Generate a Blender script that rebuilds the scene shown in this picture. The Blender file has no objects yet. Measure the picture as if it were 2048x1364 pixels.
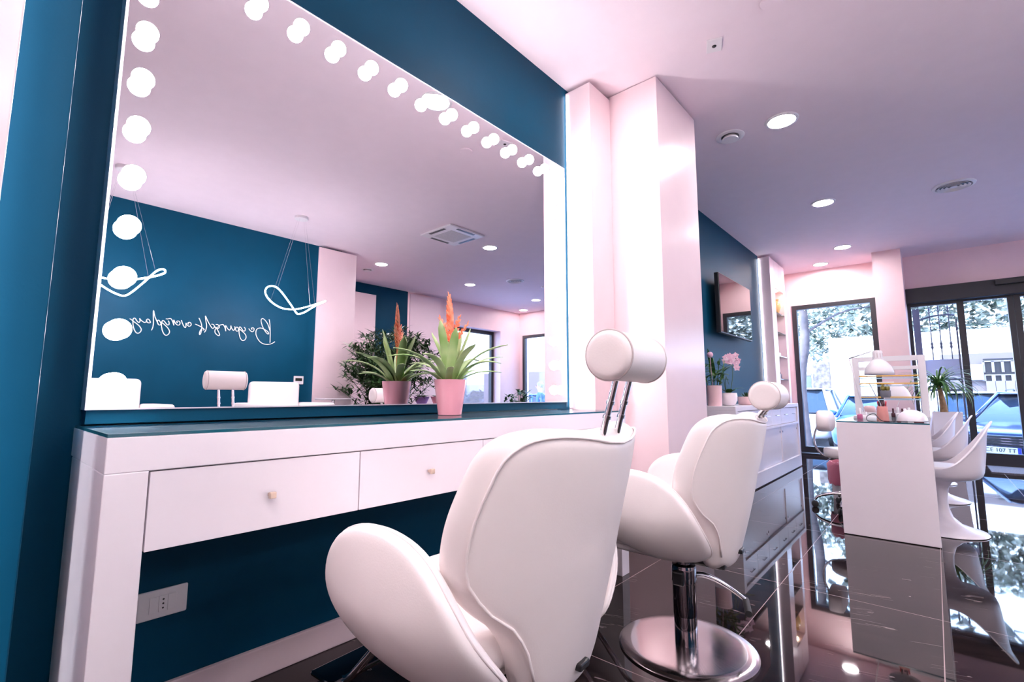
import bpy, bmesh, math, random
from mathutils import Vector, Matrix, Euler
PI=math.pi
SC=bpy.context.scene; COL=SC.collection
def srgb(r,g,b):
    f=lambda c:(c/255)/12.92 if c/255<=.04045 else ((c/255+.055)/1.055)**2.4
    return (f(r),f(g),f(b))

# ------------------------------------------------------------------ camera
cam=bpy.data.cameras.new('camera'); cam.sensor_width=36.0; cam.lens=36.0*951.985/2048; cam.clip_end=200; cam.clip_start=.02
camo=bpy.data.objects.new('camera',cam); COL.objects.link(camo); SC.camera=camo
YAW,PITCH,ROLL=0.7233723,0.11404285,0.0010950
camo.matrix_world=Matrix.Translation((0,0,.93))@Matrix.Rotation(YAW-PI/2,4,'Z')@Matrix.Rotation(PI/2+PITCH,4,'X')@Matrix.Rotation(ROLL,4,'Z')

# ------------------------------------------------------------------ sky, sun, exposure
SKY=4.8; SUN=3.2
W=bpy.data.worlds.new('sky'); SC.world=W; W.use_nodes=True
wn=W.node_tree.nodes; wl=W.node_tree.links; wn.clear()
wo=wn.new('ShaderNodeOutputWorld'); wb=wn.new('ShaderNodeBackground'); wt=wn.new('ShaderNodeTexCoord'); ws=wn.new('ShaderNodeSeparateXYZ'); wr=wn.new('ShaderNodeValToRGB')
wl.new(wt.outputs['Generated'],ws.inputs[0]); wl.new(ws.outputs['Z'],wr.inputs[0]); wl.new(wr.outputs[0],wb.inputs[0]); wl.new(wb.outputs[0],wo.inputs[0])
wr.color_ramp.elements[0].color=(.62,.79,1,1); wr.color_ramp.elements[1].color=(.16,.40,1,1); wb.inputs[1].default_value=SKY
sl=bpy.data.lights.new('sun','SUN'); sl.energy=SUN; sl.angle=.009; sl.color=(1,.95,.9)
so=bpy.data.objects.new('sun',sl); COL.objects.link(so); so.rotation_euler=(Vector((-.55,.30,.80))).to_track_quat('Z','Y').to_euler()
SC.view_settings.view_transform='Standard'; SC.view_settings.look='None'; SC.view_settings.gamma=1.0; SC.view_settings.use_curve_mapping=False
SC.view_settings.exposure=1.68
SC.cycles.max_bounces=9; SC.cycles.diffuse_bounces=5; SC.cycles.glossy_bounces=5; SC.cycles.transmission_bounces=6; SC.cycles.transparent_max_bounces=16
SC.cycles.caustics_reflective=False; SC.cycles.caustics_refractive=False; SC.cycles.sample_clamp_indirect=6; SC.cycles.use_denoising=True
BULB_L=23.0; DOWN_L=88.0; LOOP_L=78.0; STRIP_L=7.0

# ------------------------------------------------------------------ materials
def mat(name,col,rough=.5,metal=0.,spec=.5,noise=0.,nscale=8.,bump=0.,bscale=60.,coat=0.,emit=None,es=0.,trans=0.,alpha=None,sss=0.,aniso=None):
    m=bpy.data.materials.new(name); m.use_nodes=True; n=m.node_tree.nodes; l=m.node_tree.links; p=n['Principled BSDF']
    p.inputs['Base Color'].default_value=(*col,1); p.inputs['Roughness'].default_value=rough; p.inputs['Metallic'].default_value=metal
    p.inputs['Specular IOR Level'].default_value=spec; p.inputs['Coat Weight'].default_value=coat; p.inputs['Coat Roughness'].default_value=.05
    if emit: p.inputs['Emission Color'].default_value=(*emit,1); p.inputs['Emission Strength'].default_value=es
    if trans: p.inputs['Transmission Weight'].default_value=trans
    if noise or bump:
        tc=n.new('ShaderNodeTexCoord')
    if noise:
        t=n.new('ShaderNodeTexNoise'); t.inputs['Scale'].default_value=nscale; t.inputs['Detail'].default_value=4; l.new(tc.outputs['Object'],t.inputs['Vector'])
        r=n.new('ShaderNodeMix'); r.data_type='RGBA'; r.blend_type='MULTIPLY'; r.inputs[0].default_value=1
        q=n.new('ShaderNodeMapRange'); q.inputs['From Min'].default_value=.3; q.inputs['From Max'].default_value=.7; q.inputs['To Min'].default_value=1-noise; q.inputs['To Max'].default_value=1+noise
        l.new(t.outputs['Fac'],q.inputs['Value']); r.inputs[6].default_value=(*col,1); l.new(q.outputs[0],r.inputs[7]); l.new(r.outputs[2],p.inputs['Base Color'])
    if bump:
        t=n.new('ShaderNodeTexNoise'); t.inputs['Scale'].default_value=bscale; t.inputs['Detail'].default_value=3; l.new(tc.outputs['Object'],t.inputs['Vector'])
        b=n.new('ShaderNodeBump'); b.inputs['Strength'].default_value=bump; b.inputs['Distance'].default_value=.004; l.new(t.outputs['Fac'],b.inputs['Height']); l.new(b.outputs[0],p.inputs['Normal'])
    return m
def emis(name,col,s):
    m=bpy.data.materials.new(name); m.use_nodes=True; n=m.node_tree.nodes; l=m.node_tree.links; n.clear()
    o=n.new('ShaderNodeOutputMaterial'); e=n.new('ShaderNodeEmission'); e.inputs[0].default_value=(*col,1); e.inputs[1].default_value=s; l.new(e.outputs[0],o.inputs[0]); return m
def glassmat(name,tint=(1,1,1),refl=.5):
    m=bpy.data.materials.new(name); m.use_nodes=True; n=m.node_tree.nodes; l=m.node_tree.links; n.clear()
    o=n.new('ShaderNodeOutputMaterial'); t=n.new('ShaderNodeBsdfTransparent'); t.inputs[0].default_value=(*tint,1); g=n.new('ShaderNodeBsdfGlossy'); g.inputs['Roughness'].default_value=.0
    f=n.new('ShaderNodeFresnel'); f.inputs[0].default_value=1.45; k=n.new('ShaderNodeMath'); k.operation='MULTIPLY'; k.inputs[1].default_value=refl; l.new(f.outputs[0],k.inputs[0])
    x=n.new('ShaderNodeMixShader'); l.new(k.outputs[0],x.inputs[0]); l.new(t.outputs[0],x.inputs[1]); l.new(g.outputs[0],x.inputs[2]); l.new(x.outputs[0],o.inputs[0]); return m
def floormat():
    m=bpy.data.materials.new('polished_dark_marble_tiles'); m.use_nodes=True; n=m.node_tree.nodes; l=m.node_tree.links; p=n['Principled BSDF']
    g=n.new('ShaderNodeNewGeometry'); s=n.new('ShaderNodeSeparateXYZ'); l.new(g.outputs['Position'],s.inputs[0])
    def M(op,a,b=None,c=None):
        k=n.new('ShaderNodeMath'); k.operation=op
        for i,v in enumerate((a,b,c)):
            if v is None: continue
            if isinstance(v,(int,float)): k.inputs[i].default_value=v
            else: l.new(v,k.inputs[i])
        return k.outputs[0]
    def line(sock,off,step,w):
        a=M('ADD',sock,-off+50*step); a=M('MODULO',a,step); a=M('ADD',a,-step/2); a=M('ABSOLUTE',a); return M('GREATER_THAN',a,step/2-w)
    gx=line(s.outputs['X'],2.765,1.2,.0016); gy=line(s.outputs['Y'],.045,.6,.0016); gr=M('MAXIMUM',gx,gy)
    # long streaks along one direction, per tile shifted
    tid=M('FLOOR',M('DIVIDE',M('ADD',s.outputs['Y'],-.045),.6)); tix=M('FLOOR',M('DIVIDE',M('ADD',s.outputs['X'],-2.765),1.2))
    off=M('ADD',M('MULTIPLY',tid,3.7),M('MULTIPLY',tix,1.9))
    cb=n.new('ShaderNodeCombineXYZ'); l.new(M('ADD',M('MULTIPLY',s.outputs['X'],6.0),M('MULTIPLY',s.outputs['Y'],1.5)),cb.inputs[0]); l.new(M('MULTIPLY',s.outputs['Y'],.9),cb.inputs[1]); l.new(off,cb.inputs[2])
    t=n.new('ShaderNodeTexNoise'); t.inputs['Scale'].default_value=3; t.inputs['Detail'].default_value=6; t.inputs['Distortion'].default_value=.6; l.new(cb.outputs[0],t.inputs['Vector'])
    r=n.new('ShaderNodeValToRGB'); l.new(t.outputs['Fac'],r.inputs[0]); e=r.color_ramp.elements; e[0].position=.3; e[0].color=(*srgb(5,4,5),1); e[1].position=.75; e[1].color=(*srgb(42,31,30),1)
    # thin pale veins
    cb2=n.new('ShaderNodeCombineXYZ'); l.new(M('ADD',M('MULTIPLY',s.outputs['X'],6.5),M('MULTIPLY',s.outputs['Y'],1.7)),cb2.inputs[0]); l.new(M('MULTIPLY',s.outputs['Y'],.45),cb2.inputs[1]); l.new(off,cb2.inputs[2])
    t2=n.new('ShaderNodeTexNoise'); t2.inputs['Scale'].default_value=2.2; t2.inputs['Detail'].default_value=3; t2.inputs['Distortion'].default_value=.35; l.new(cb2.outputs[0],t2.inputs['Vector'])
    v=M('ABSOLUTE',M('ADD',t2.outputs['Fac'],-.5)); v=M('LESS_THAN',v,.0045)
    t3=n.new('ShaderNodeTexNoise'); t3.inputs['Scale'].default_value=5; l.new(g.outputs['Position'],t3.inputs['Vector'])
    v=M('MULTIPLY',v,M('GREATER_THAN',t3.outputs['Fac'],.57)); v=M('MULTIPLY',v,.32)
    x=n.new('ShaderNodeMix'); x.data_type='RGBA'; l.new(v,x.inputs[0]); l.new(r.outputs[0],x.inputs[6]); x.inputs[7].default_value=(*srgb(190,175,175),1)
    y=n.new('ShaderNodeMix'); y.data_type='RGBA'; l.new(gr,y.inputs[0]); l.new(x.outputs[2],y.inputs[6]); y.inputs[7].default_value=(*srgb(150,130,130),1)
    l.new(y.outputs[2],p.inputs['Base Color']); p.inputs['Roughness'].default_value=.025; p.inputs['Specular IOR Level'].default_value=.45
    l.new(M('MULTIPLY_ADD',gr,.4,.025),p.inputs['Roughness']); return m
MT={}
MT['floor']=floormat()
MT['pink']=mat('pale_pink_paint',(.85,.635,.655),.42,noise=.015,bump=.02)
MT['pinkgloss']=mat('pale_pink_lacquer',(.86,.69,.715),.22,noise=.01)
MT['ceil']=mat('pale_pink_ceiling_paint',(.88,.76,.82),.8,noise=.012,bump=.02)
MT['blue']=mat('petrol_blue_paint',(.0003,.050,.099),.5,spec=.12,noise=.05,nscale=3,bump=.08,bscale=120)
MT['white']=mat('white_lacquer',(.84,.79,.83),.28,noise=.01)
MT['whiteplastic']=mat('white_plastic',(.82,.79,.81),.35,noise=.01)
MT['skirt']=mat('pink_white_skirting',(.78,.62,.64),.35,noise=.01)
MT['leather']=mat('white_leather',(.91,.84,.825),.38,noise=.012,bump=.06,bscale=260)
MT['stitch']=mat('stitching',(.62,.54,.54),.6,noise=.02)
MT['chrome']=mat('chrome',(.88,.86,.88),.11,1.,noise=.01)
MT['dchrome']=mat('dark_chrome',(.30,.28,.30),.06,1.,noise=.01)
MT['black']=mat('black_plastic',(.012,.012,.014),.35,noise=.05)
MT['rubber']=mat('black_rubber',(.02,.02,.022),.6,noise=.05)
MT['darkframe']=mat('anthracite_aluminium',(.016,.017,.022),.4,noise=.05)
MT['glass']=glassmat('clear_glass',(.97,.98,1),.55)
MT['shelfglass']=glassmat('shelf_glass',(.90,.96,.97),1.)
MT['mirror']=mat('mirror_silver',(.90,.88,.91),.0,1.,noise=.004)
MT['mirroredge']=mat('satin_mirror_edge',(.50,.47,.53),.3,.3,noise=.02)
MT['bulb']=emis('lit_globe',(1,.90,.94),BULB_L)
MT['down']=emis('lit_diffuser',(1,.90,.92),DOWN_L)
MT['loop']=emis('lit_led_tube',(1,.92,1),LOOP_L)
MT['strip']=emis('lit_led_strip',(.92,.92,1),STRIP_L)
MT['softstrip']=emis('lit_hidden_led_strip',(.85,.92,1),2.2)
MT['neon']=emis('lit_letters',(1,.90,.97),.55)
MT['tabletop']=glassmat('green_edged_glass',(.80,.90,.92),.9)
MT['glassedge']=mat('glass_edge_teal',(.01,.10,.14),.1,noise=.02)
MT['pot']=mat('glazed_pink_ceramic',(.95,.42,.50),.22,coat=.4,noise=.02)
MT['potpale']=mat('pale_pink_ceramic',(.86,.58,.58),.4,noise=.02)
MT['potwhite']=mat('white_ceramic',(.85,.76,.78),.25,coat=.3,noise=.02)
MT['purplepot']=mat('purple_wrap',(.42,.22,.55),.4,noise=.05)
MT['soil']=mat('potting_soil',(.05,.03,.02),.9,noise=.4,nscale=80)
def leafmat(name,a,b,sc=14,rough=.4):
    m=mat(name,a,rough,noise=.0); n=m.node_tree.nodes; l=m.node_tree.links; p=n['Principled BSDF']
    tc=n.new('ShaderNodeTexCoord'); t=n.new('ShaderNodeTexNoise'); t.inputs['Scale'].default_value=sc; l.new(tc.outputs['Object'],t.inputs['Vector'])
    r=n.new('ShaderNodeValToRGB'); r.color_ramp.elements[0].position=.35; r.color_ramp.elements[1].position=.65; r.color_ramp.elements[0].color=(*a,1); r.color_ramp.elements[1].color=(*b,1)
    l.new(t.outputs['Fac'],r.inputs[0]); l.new(r.outputs[0],p.inputs['Base Color']); return m
MT['brom']=leafmat('bromeliad_leaf',(.25,.42,.13),(.52,.64,.33),9)
MT['coral']=leafmat('coral_bracts',(.93,.17,.07),(.98,.40,.24),30)
MT['bamboo']=leafmat('dark_green_leaf',(.012,.045,.014),(.06,.15,.04),10)
MT['green']=leafmat('green_leaf',(.02,.09,.02),(.12,.26,.06),18)
MT['palmleaf']=leafmat('strap_leaf',(.03,.12,.03),(.14,.30,.09),12)
MT['bark']=mat('palm_trunk',(.38,.23,.12),.8,noise=.3,nscale=25,bump=.5,bscale=40)
MT['stem']=mat('green_stem',(.06,.10,.03),.5,noise=.1)
MT['petal']=leafmat('pink_petal',(.72,.38,.52),(.88,.66,.74),25)
MT['gold']=mat('gold_edge',(.90,.55,.12),.3,.6,noise=.03)
MT['cyanedge']=mat('acrylic_edge_blue',(.45,.68,.80),.2,noise=.02)
MT['screen']=mat('glossy_black_screen',(.006,.006,.008),.02,spec=.9,noise=.02)
MT['bag']=mat('pink_plastic_bag',(.62,.18,.26),.3,noise=.1)
MT['greypot']=mat('grey_concrete',(.22,.22,.25),.8,noise=.1)
MT['olive']=leafmat('olive_cactus',(.18,.15,.02),(.32,.27,.06),40)
MT['salmon']=mat('salmon_ceramic',(.80,.34,.30),.45,noise=.03)
MT['red']=mat('red_lacquer',(.55,.03,.05),.3,noise=.03)
MT['polish']=mat('pink_varnish',(.72,.20,.36),.2,noise=.03)
MT['brown']=mat('dark_brown_varnish',(.09,.03,.04),.25,noise=.03)
MT['amber']=mat('amber_glass_item',(.85,.52,.20),.2,noise=.1)
MT['lcd']=mat('dark_display',(.03,.035,.03),.2,noise=.05)
MT['steel']=None
def steel():
    m=mat('brushed_steel',(.72,.66,.65),.16,1.); n=m.node_tree.nodes; l=m.node_tree.links; p=n['Principled BSDF']
    tc=n.new('ShaderNodeTexCoord'); gr=n.new('ShaderNodeTexGradient'); gr.gradient_type='RADIAL'; l.new(tc.outputs['Object'],gr.inputs[0])
    k=n.new('ShaderNodeMath'); k.operation='MULTIPLY'; k.inputs[1].default_value=70; l.new(gr.outputs['Fac'],k.inputs[0])
    t=n.new('ShaderNodeTexNoise'); t.noise_dimensions='1D'; t.inputs['Detail'].default_value=6; l.new(k.outputs[0],t.inputs['W'])
    q=n.new('ShaderNodeMapRange'); q.inputs['To Min'].default_value=.05; q.inputs['To Max'].default_value=.22; l.new(t.outputs['Fac'],q.inputs['Value']); l.new(q.outputs[0],p.inputs['Roughness'])
    tg=n.new('ShaderNodeTangent'); tg.direction_type='RADIAL'; tg.axis='Z'; l.new(tg.outputs[0],p.inputs['Tangent']); p.inputs['Anisotropic'].default_value=.8; p.inputs['Anisotropic Rotation'].default_value=.0
    return m
MT['steel']=steel()
MT['gateblue']=mat('blue_grey_gate',(.10,.12,.17),.5,noise=.1)
MT['asphalt']=mat('asphalt',(.30,.30,.32),.9,noise=.2,nscale=6)
MT['pave']=mat('pale_paving',(.58,.56,.56),.8,noise=.12,nscale=3)
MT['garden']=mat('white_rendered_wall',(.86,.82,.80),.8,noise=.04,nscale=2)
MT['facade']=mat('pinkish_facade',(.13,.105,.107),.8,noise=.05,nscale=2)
MT['stone']=mat('rough_stone',(.15,.125,.115),.9,noise=.45,nscale=9,bump=1,bscale=8)
MT['hedge']=leafmat('hedge_leaf',(.07,.10,.07),(.60,.62,.54),3,.5)
MT['treebark']=mat('tree_bark',(.10,.085,.09),.9,noise=.3,nscale=6,bump=.6,bscale=14)
MT['iron']=mat('wrought_iron',(.12,.12,.16),.5,noise=.1)
MT['carblue']=mat('dark_blue_car_paint',(.012,.03,.085),.2,coat=.3,noise=.02)
MT['carwhite']=mat('white_car_paint',(.50,.52,.56),.25,coat=.3,noise=.02)
MT['carmid']=mat('mid_blue_car_paint',(.025,.09,.25),.25,coat=.3,noise=.02)
MT['carglass']=mat('tinted_car_glass',(.02,.03,.045),.03,spec=.5,noise=.02)
MT['tail']=mat('red_lens',(.5,.03,.03),.15,noise=.05)
MT['lamp']=mat('clear_lens',(.7,.72,.75),.1,noise=.05)
MT['plate']=mat('plate_white',(.75,.75,.75),.4,noise=.02)
MT['plateblue']=mat('plate_blue',(.01,.03,.35),.4,noise=.02)
MT['ink']=mat('plate_ink',(.01,.01,.012),.5,noise=.02)
MT['skin']=mat('skin',(.62,.38,.28),.5,noise=.05)
MT['jacket']=mat('blue_jacket',(.02,.10,.42),.7,noise=.1,nscale=20)
MT['trousers']=mat('dark_trousers',(.03,.03,.05),.8,noise=.1,nscale=20)
MT['hair']=mat('grey_hair',(.30,.29,.29),.7,noise=.3,nscale=60)
MT['gatewhite']=mat('pale_gate_paint',(.17,.15,.155),.5,noise=.04)
MT['panelblue']=mat('frosted_panel',(.62,.70,.85),.5,noise=.03)

# ------------------------------------------------------------------ mesh helpers
def box(bm,x0,x1,y0,y1,z0,z1,bev=0,seg=2):
    v=[bm.verts.new((x,y,z)) for x in (x0,x1) for y in (y0,y1) for z in (z0,z1)]
    f=[bm.faces.new([v[i] for i in q]) for q in ((0,1,3,2),(4,6,7,5),(0,4,5,1),(2,3,7,6),(0,2,6,4),(1,5,7,3))]
    if bev:
        es=list({e for k in f for e in k.edges}); bmesh.ops.bevel(bm,geom=es,offset=bev,segments=seg,profile=.5,affect='EDGES')
def lathe(bm,prof,n=32,c=(0,0,0),axis='Z',cap=True):
    rings=[]
    for r,z in prof:
        ring=[]
        for i in range(n):
            a=2*PI*i/n; p=(r*math.cos(a),r*math.sin(a),z)
            if axis=='X': p=(p[2],p[0],p[1])
            elif axis=='Y': p=(p[0],p[2],p[1])
            ring.append(bm.verts.new((c[0]+p[0],c[1]+p[1],c[2]+p[2])))
        rings.append(ring)
    for a,b in zip(rings,rings[1:]):
        for i in range(n): bm.faces.new((a[i],a[(i+1)%n],b[(i+1)%n],b[i]))
    if cap:
        bm.faces.new(rings[0][::-1]); bm.faces.new(rings[-1])
def smoothpts(P,k=4,closed=False):
    P=[Vector(p) for p in P]; n=len(P); out=[]
    for i in range(n if closed else n-1):
        if closed: a,b,c,d=P[i-1],P[i],P[(i+1)%n],P[(i+2)%n]
        else: a,b,c,d=P[max(i-1,0)],P[i],P[i+1],P[min(i+2,n-1)]
        for j in range(k):
            t=j/k; out.append(.5*((2*b)+(c-a)*t+(2*a-5*b+4*c-d)*t*t+(3*b-a-3*c+d)*t**3))
    if not closed: out.append(P[-1].copy())
    return out
def tube(bm,P,r,n=8,closed=False,sm=0):
    if sm: P=smoothpts(P,sm,closed)
    P=[Vector(p) for p in P]; m=len(P); rings=[]; prev=None
    for i,p in enumerate(P):
        if closed: t=(P[(i+1)%m]-P[i-1])
        else: t=P[min(i+1,m-1)]-P[max(i-1,0)]
        t.normalize()
        if prev is None:
            u=t.cross(Vector((0,0,1)))
            if u.length<.1: u=t.cross(Vector((0,1,0)))
        else: u=prev-t*prev.dot(t)
        u.normalize(); prev=u; w=t.cross(u); rr=r(i/(m-1)) if callable(r) else r
        rings.append([bm.verts.new(p+(u*math.cos(2*PI*k/n)+w*math.sin(2*PI*k/n))*rr) for k in range(n)])
    pairs=list(zip(rings,rings[1:]))
    if closed: pairs.append((rings[-1],rings[0]))
    for a,b in pairs:
        for k in range(n): bm.faces.new((a[k],a[(k+1)%n],b[(k+1)%n],b[k]))
    if not closed: bm.faces.new(rings[0][::-1]); bm.faces.new(rings[-1])
def sphere(bm,c,r,u=16,v=10,s=(1,1,1)):
    m=Matrix.Translation(c)@Matrix.Diagonal((r*s[0],r*s[1],r*s[2],1)); bmesh.ops.create_uvsphere(bm,u_segments=u,v_segments=v,radius=1,matrix=m)
def pillow(bm,outline,cen,f,tf,bf,tb,bb,rings=(0.0,.35,.65,.85,.95,1.0),sm=3):
    """closed cushion: outline (u,v) around cen; f(u,v,d) gives the point at depth d; front edge depth tf with bulge bf, back edge -tb with bulge bb"""
    O=[(p.x,p.y) for p in smoothpts([(a,b,0) for a,b in outline],sm,True)]; n=len(O)
    def side(t,b,sg):
        R=[]
        for r in rings[1:]:
            d=sg*(t+b*(1-r*r)); sh=1.0
            if r==1.0: d=sg*t*.72
            R.append([bm.verts.new(f(cen[0]+(u-cen[0])*r,cen[1]+(v-cen[1])*r,d)) for u,v in O])
        c=bm.verts.new(f(cen[0],cen[1],sg*(t+b)))
        for i in range(n): bm.faces.new((c,R[0][i],R[0][(i+1)%n]))
        for a,b2 in zip(R,R[1:]):
            for i in range(n): bm.faces.new((a[i],b2[i],b2[(i+1)%n],a[(i+1)%n]))
        return R[-1]
    a=side(tf,bf,1); b=side(tb,bb,-1)
    m=[bm.verts.new(f(cen[0]+(u-cen[0])*1.012,cen[1]+(v-cen[1])*1.012,(tf-tb)*.36)) for u,v in O]
    for x,y in ((a,m),(m,b)):
        for i in range(n): bm.faces.new((x[i],y[i],y[(i+1)%n],x[(i+1)%n]))
    return O
def leaf(bm,base,az,L,w,up,droop,n=6,fold=.15,strap=False):
    """strap leaf: starts upward at angle up, bends over by droop"""
    p=Vector(base); ang=up; h=Vector((math.cos(az),math.sin(az),0)); s=Vector((-math.sin(az),math.cos(az),0)); pr=None
    for i in range(n+1):
        t=i/n; ww=w*(math.sin(PI*min(1,.18+t*.82))**.7 if t<1 else .02)
        if strap: ww=w*(.95 if t<.2 else 1.0 if t<.72 else math.sqrt(max(.02,1-((t-.72)/.28)**2)))
        d=h*math.cos(ang)+Vector((0,0,1))*math.sin(ang); nn=s.cross(d)
        a=bm.verts.new(p+s*ww-nn*fold*ww*-1); c=bm.verts.new(p); b=bm.verts.new(p-s*ww+nn*fold*ww)
        if pr:
            bm.faces.new((pr[0],pr[1],c,a)); bm.faces.new((pr[1],pr[2],b,c))
        pr=(a,c,b); p=p+d*(L/n); ang-=droop/n
def obj(name,bm,m,parent=None,smooth=False,angle=None):
    bmesh.ops.recalc_face_normals(bm,faces=bm.faces[:])
    me=bpy.data.meshes.new(name); bm.to_mesh(me); bm.free(); me.materials.append(MT[m] if isinstance(m,str) else m)
    if smooth:
        me.polygons.foreach_set('use_smooth',[True]*len(me.polygons))
        if angle is not None:
            try: me.set_sharp_from_angle(angle=math.radians(angle))
            except Exception: pass
    o=bpy.data.objects.new(name,me); COL.objects.link(o)
    if parent: o.parent=parent
    return o
def B(): return bmesh.new()
def boxo(name,m,parent,*d,bev=0,smooth=False):
    bm=B(); box(bm,*d,bev=bev); return obj(name,bm,m,parent,smooth)
def tag(o,label,cat,group=None):
    o['label']=label; o['category']=cat
    if group: o['group']=group
    return o
def thing(name,label,cat,loc=(0,0,0),rz=0,group=None):
    o=bpy.data.objects.new(name,None); o.empty_display_size=.1; COL.objects.link(o); o.location=loc; o.rotation_euler=(0,0,rz); return tag(o,label,cat,group)
def struct(o,label=None):
    o['kind']='structure'
    if label: o['label']=label
    return o
def dup(root,loc,rz=None,label=None):
    def cp(o,par):
        c=o.copy(); COL.objects.link(c)
        if par: c.parent=par
        for ch in list(o.children): cp(ch,c)
        return c
    r=cp(root,None); r.location=loc
    if rz is not None: r.rotation_euler=(0,0,rz)
    if label: r['label']=label
    return r

# ------------------------------------------------------------------ the setting
CZ=3.03
bm=B(); box(bm,-3.2,9.5,-4.9,2.1,-.30,0); struct(obj('floor',bm,'floor'))
bm=B(); box(bm,-3.2,9.6,-5.0,2.2,CZ,CZ+.3); struct(obj('ceiling',bm,'ceil'))
bm=B(); box(bm,-3.2,2.81,1.76,2.1,0,CZ); struct(obj('wall_left',bm,'blue'))
bm=B(); box(bm,2.81,7.72,1.86,2.1,0,CZ); struct(obj('wall_left',bm,'blue'))
bm=B(); box(bm,7.72,9.25,1.86,2.1,0,CZ); struct(obj('wall_left',bm,'pink'))
bm=B(); box(bm,-3.2,-3,-3.0,1.76,0,CZ); struct(obj('wall_back',bm,'pink'))
bm=B(); box(bm,-3.2,3.45,-3.2,-3.0,0,CZ); struct(obj('wall_right',bm,'blue'))
bm=B()
for y0,y1,z0,z1 in ((1.74,2.1,0,CZ),(.589,1.74,2.46,CZ),(.22,.589,0,CZ),(-2.3,.22,2.51,CZ),(-2.85,-2.3,0,CZ),(-4.43,-2.85,2.45,CZ),(-4.9,-4.43,0,CZ)): box(bm,9.25,9.5,y0,y1,z0,z1)
struct(obj('wall_front',bm,'pink'))
bm=B()
for x0,x1,z0,z1 in ((3.4,7.0,0,CZ),(7.0,8.53,2.5,CZ),(8.53,9.5,0,CZ)): box(bm,x0,x1,-4.85,-4.53,z0,z1)
struct(obj('wall_right',bm,'pink'))
bm=B(); box(bm,4.3,5.74,-4.53,-4.52,0,CZ); struct(obj('trim_1',bm,'blue'))
bm=B(); box(bm,3.45,3.63,-4.53,-3.05,0,CZ); struct(obj('wall_right',bm,'pink'))
# pilasters and pink panels
def panel(n,m,x0,x1,y0,y1,z1,z0=0): 
    bm=B(); box(bm,x0,x1,y0,y1,z0,z1,bev=.003); return struct(obj(n,bm,m))
panel('trim_2','pinkgloss',2.545,2.81,1.565,1.76,3.0)
panel('trim_3','pinkgloss',2.81,3.48,1.222,1.86,3.022)
panel('trim_4','blue',-.8,.1045,1.54,1.76,CZ)
panel('trim_5','pinkgloss',-.9,.007,1.37,1.46,3.0)
panel('trim_6','pinkgloss',3.15,3.63,-3.0,-2.92,2.99); panel('trim_6','pinkgloss',3.055,3.63,-2.92,-2.90,2.99)
panel('trim_7','pinkgloss',4.33,4.95,-4.50,-4.43,2.82)
panel('trim_8','pinkgloss',5.86,6.5,-4.53,-4.43,2.97); panel('trim_8','pinkgloss',5.72,6.5,-4.43,-4.41,2.97)
bm=B(); box(bm,8.63,9.25,.22,.55,0,CZ); struct(obj('pillar_1',bm,'pink'))
# concealed LED strips beside the panels
def strip(x0,x1,y0,y1,z0,z1,m='strip'): 
    bm=B(); box(bm,x0,x1,y0,y1,z0,z1); o=obj('light_strip',bm,m); return o
tag(strip(2.539,2.5445,1.742,1.7475,.86,2.98),'vertical white light strip on the pink pilaster beside the lit mirror','light strip')
tag(strip(-.05,-.035,1.465,1.477,.05,2.95),'vertical light strip behind the pink panel at the left edge','light strip')
tag(strip(7.69,7.6955,1.84,1.8455,.86,2.98),'vertical light strip between the blue screen wall and pink shelf cabinet','light strip')
tag(strip(3.125,3.135,-2.975,-2.965,.1,2.95,'softstrip'),'vertical light strip at the end of the blue wall with lettering, seen in the mirror','light strip')
tag(strip(5.835,5.845,-4.50,-4.49,.1,2.9,'softstrip'),'vertical light strip at the far narrow blue wall, seen in the mirror','light strip')
# skirting
bm=B(); box(bm,.102,2.545,1.742,1.76,0,.095,bev=.004); struct(obj('baseboard_left',bm,'skirt'))
bm=B(); box(bm,-3,3.07,-3.0,-2.985,0,.095,bev=.004); struct(obj('baseboard_right',bm,'skirt'))
# windows
def frame(bm,axis,p0,p1,a0,a1,z0,z1,w,bot=None):
    def bx(a,b,c,d):
        if axis=='X': box(bm,p0,p1,a,b,c,d)
        else: box(bm,a,b,p0,p1,c,d)
    bot=w if bot is None else bot
    bx(a0,a0+w,z0,z1); bx(a1-w,a1,z0,z1); bx(a0+w,a1-w,z1-w,z1); bx(a0+w,a1-w,z0,z0+bot)
w1=bpy.data.objects.new('window_1',None); COL.objects.link(w1); struct(w1)
bm=B(); frame(bm,'X',9.235,9.33,.589,1.74,.0,2.46,.07,.10); struct(obj('window_frame',bm,'darkframe',w1))
struct(boxo('window_glass','glass',w1,9.29,9.30,.65,1.68,.09,2.40))
w2=bpy.data.objects.new('window_2',None); COL.objects.link(w2); struct(w2)
bm=B(); frame(bm,'X',9.25,9.34,-4.43,-2.85,.0,2.45,.07,.10); struct(obj('window_frame',bm,'darkframe',w2))
struct(boxo('window_glass','glass',w2,9.29,9.30,-4.37,-2.91,.09,2.39))
w3=bpy.data.objects.new('window_3',None); COL.objects.link(w3); struct(w3)
bm=B(); frame(bm,'Y',-4.84,-4.76,7.0,8.53,.0,2.5,.08,.10); struct(obj('window_frame',bm,'darkframe',w3))
struct(boxo('window_glass','glass',w3,7.06,8.47,-4.81,-4.80,.09,2.43))
bm=B(); box(bm,8.95,9.235,.56,1.74,0,.018); struct(obj('trim_9',bm,'darkframe'))
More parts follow.
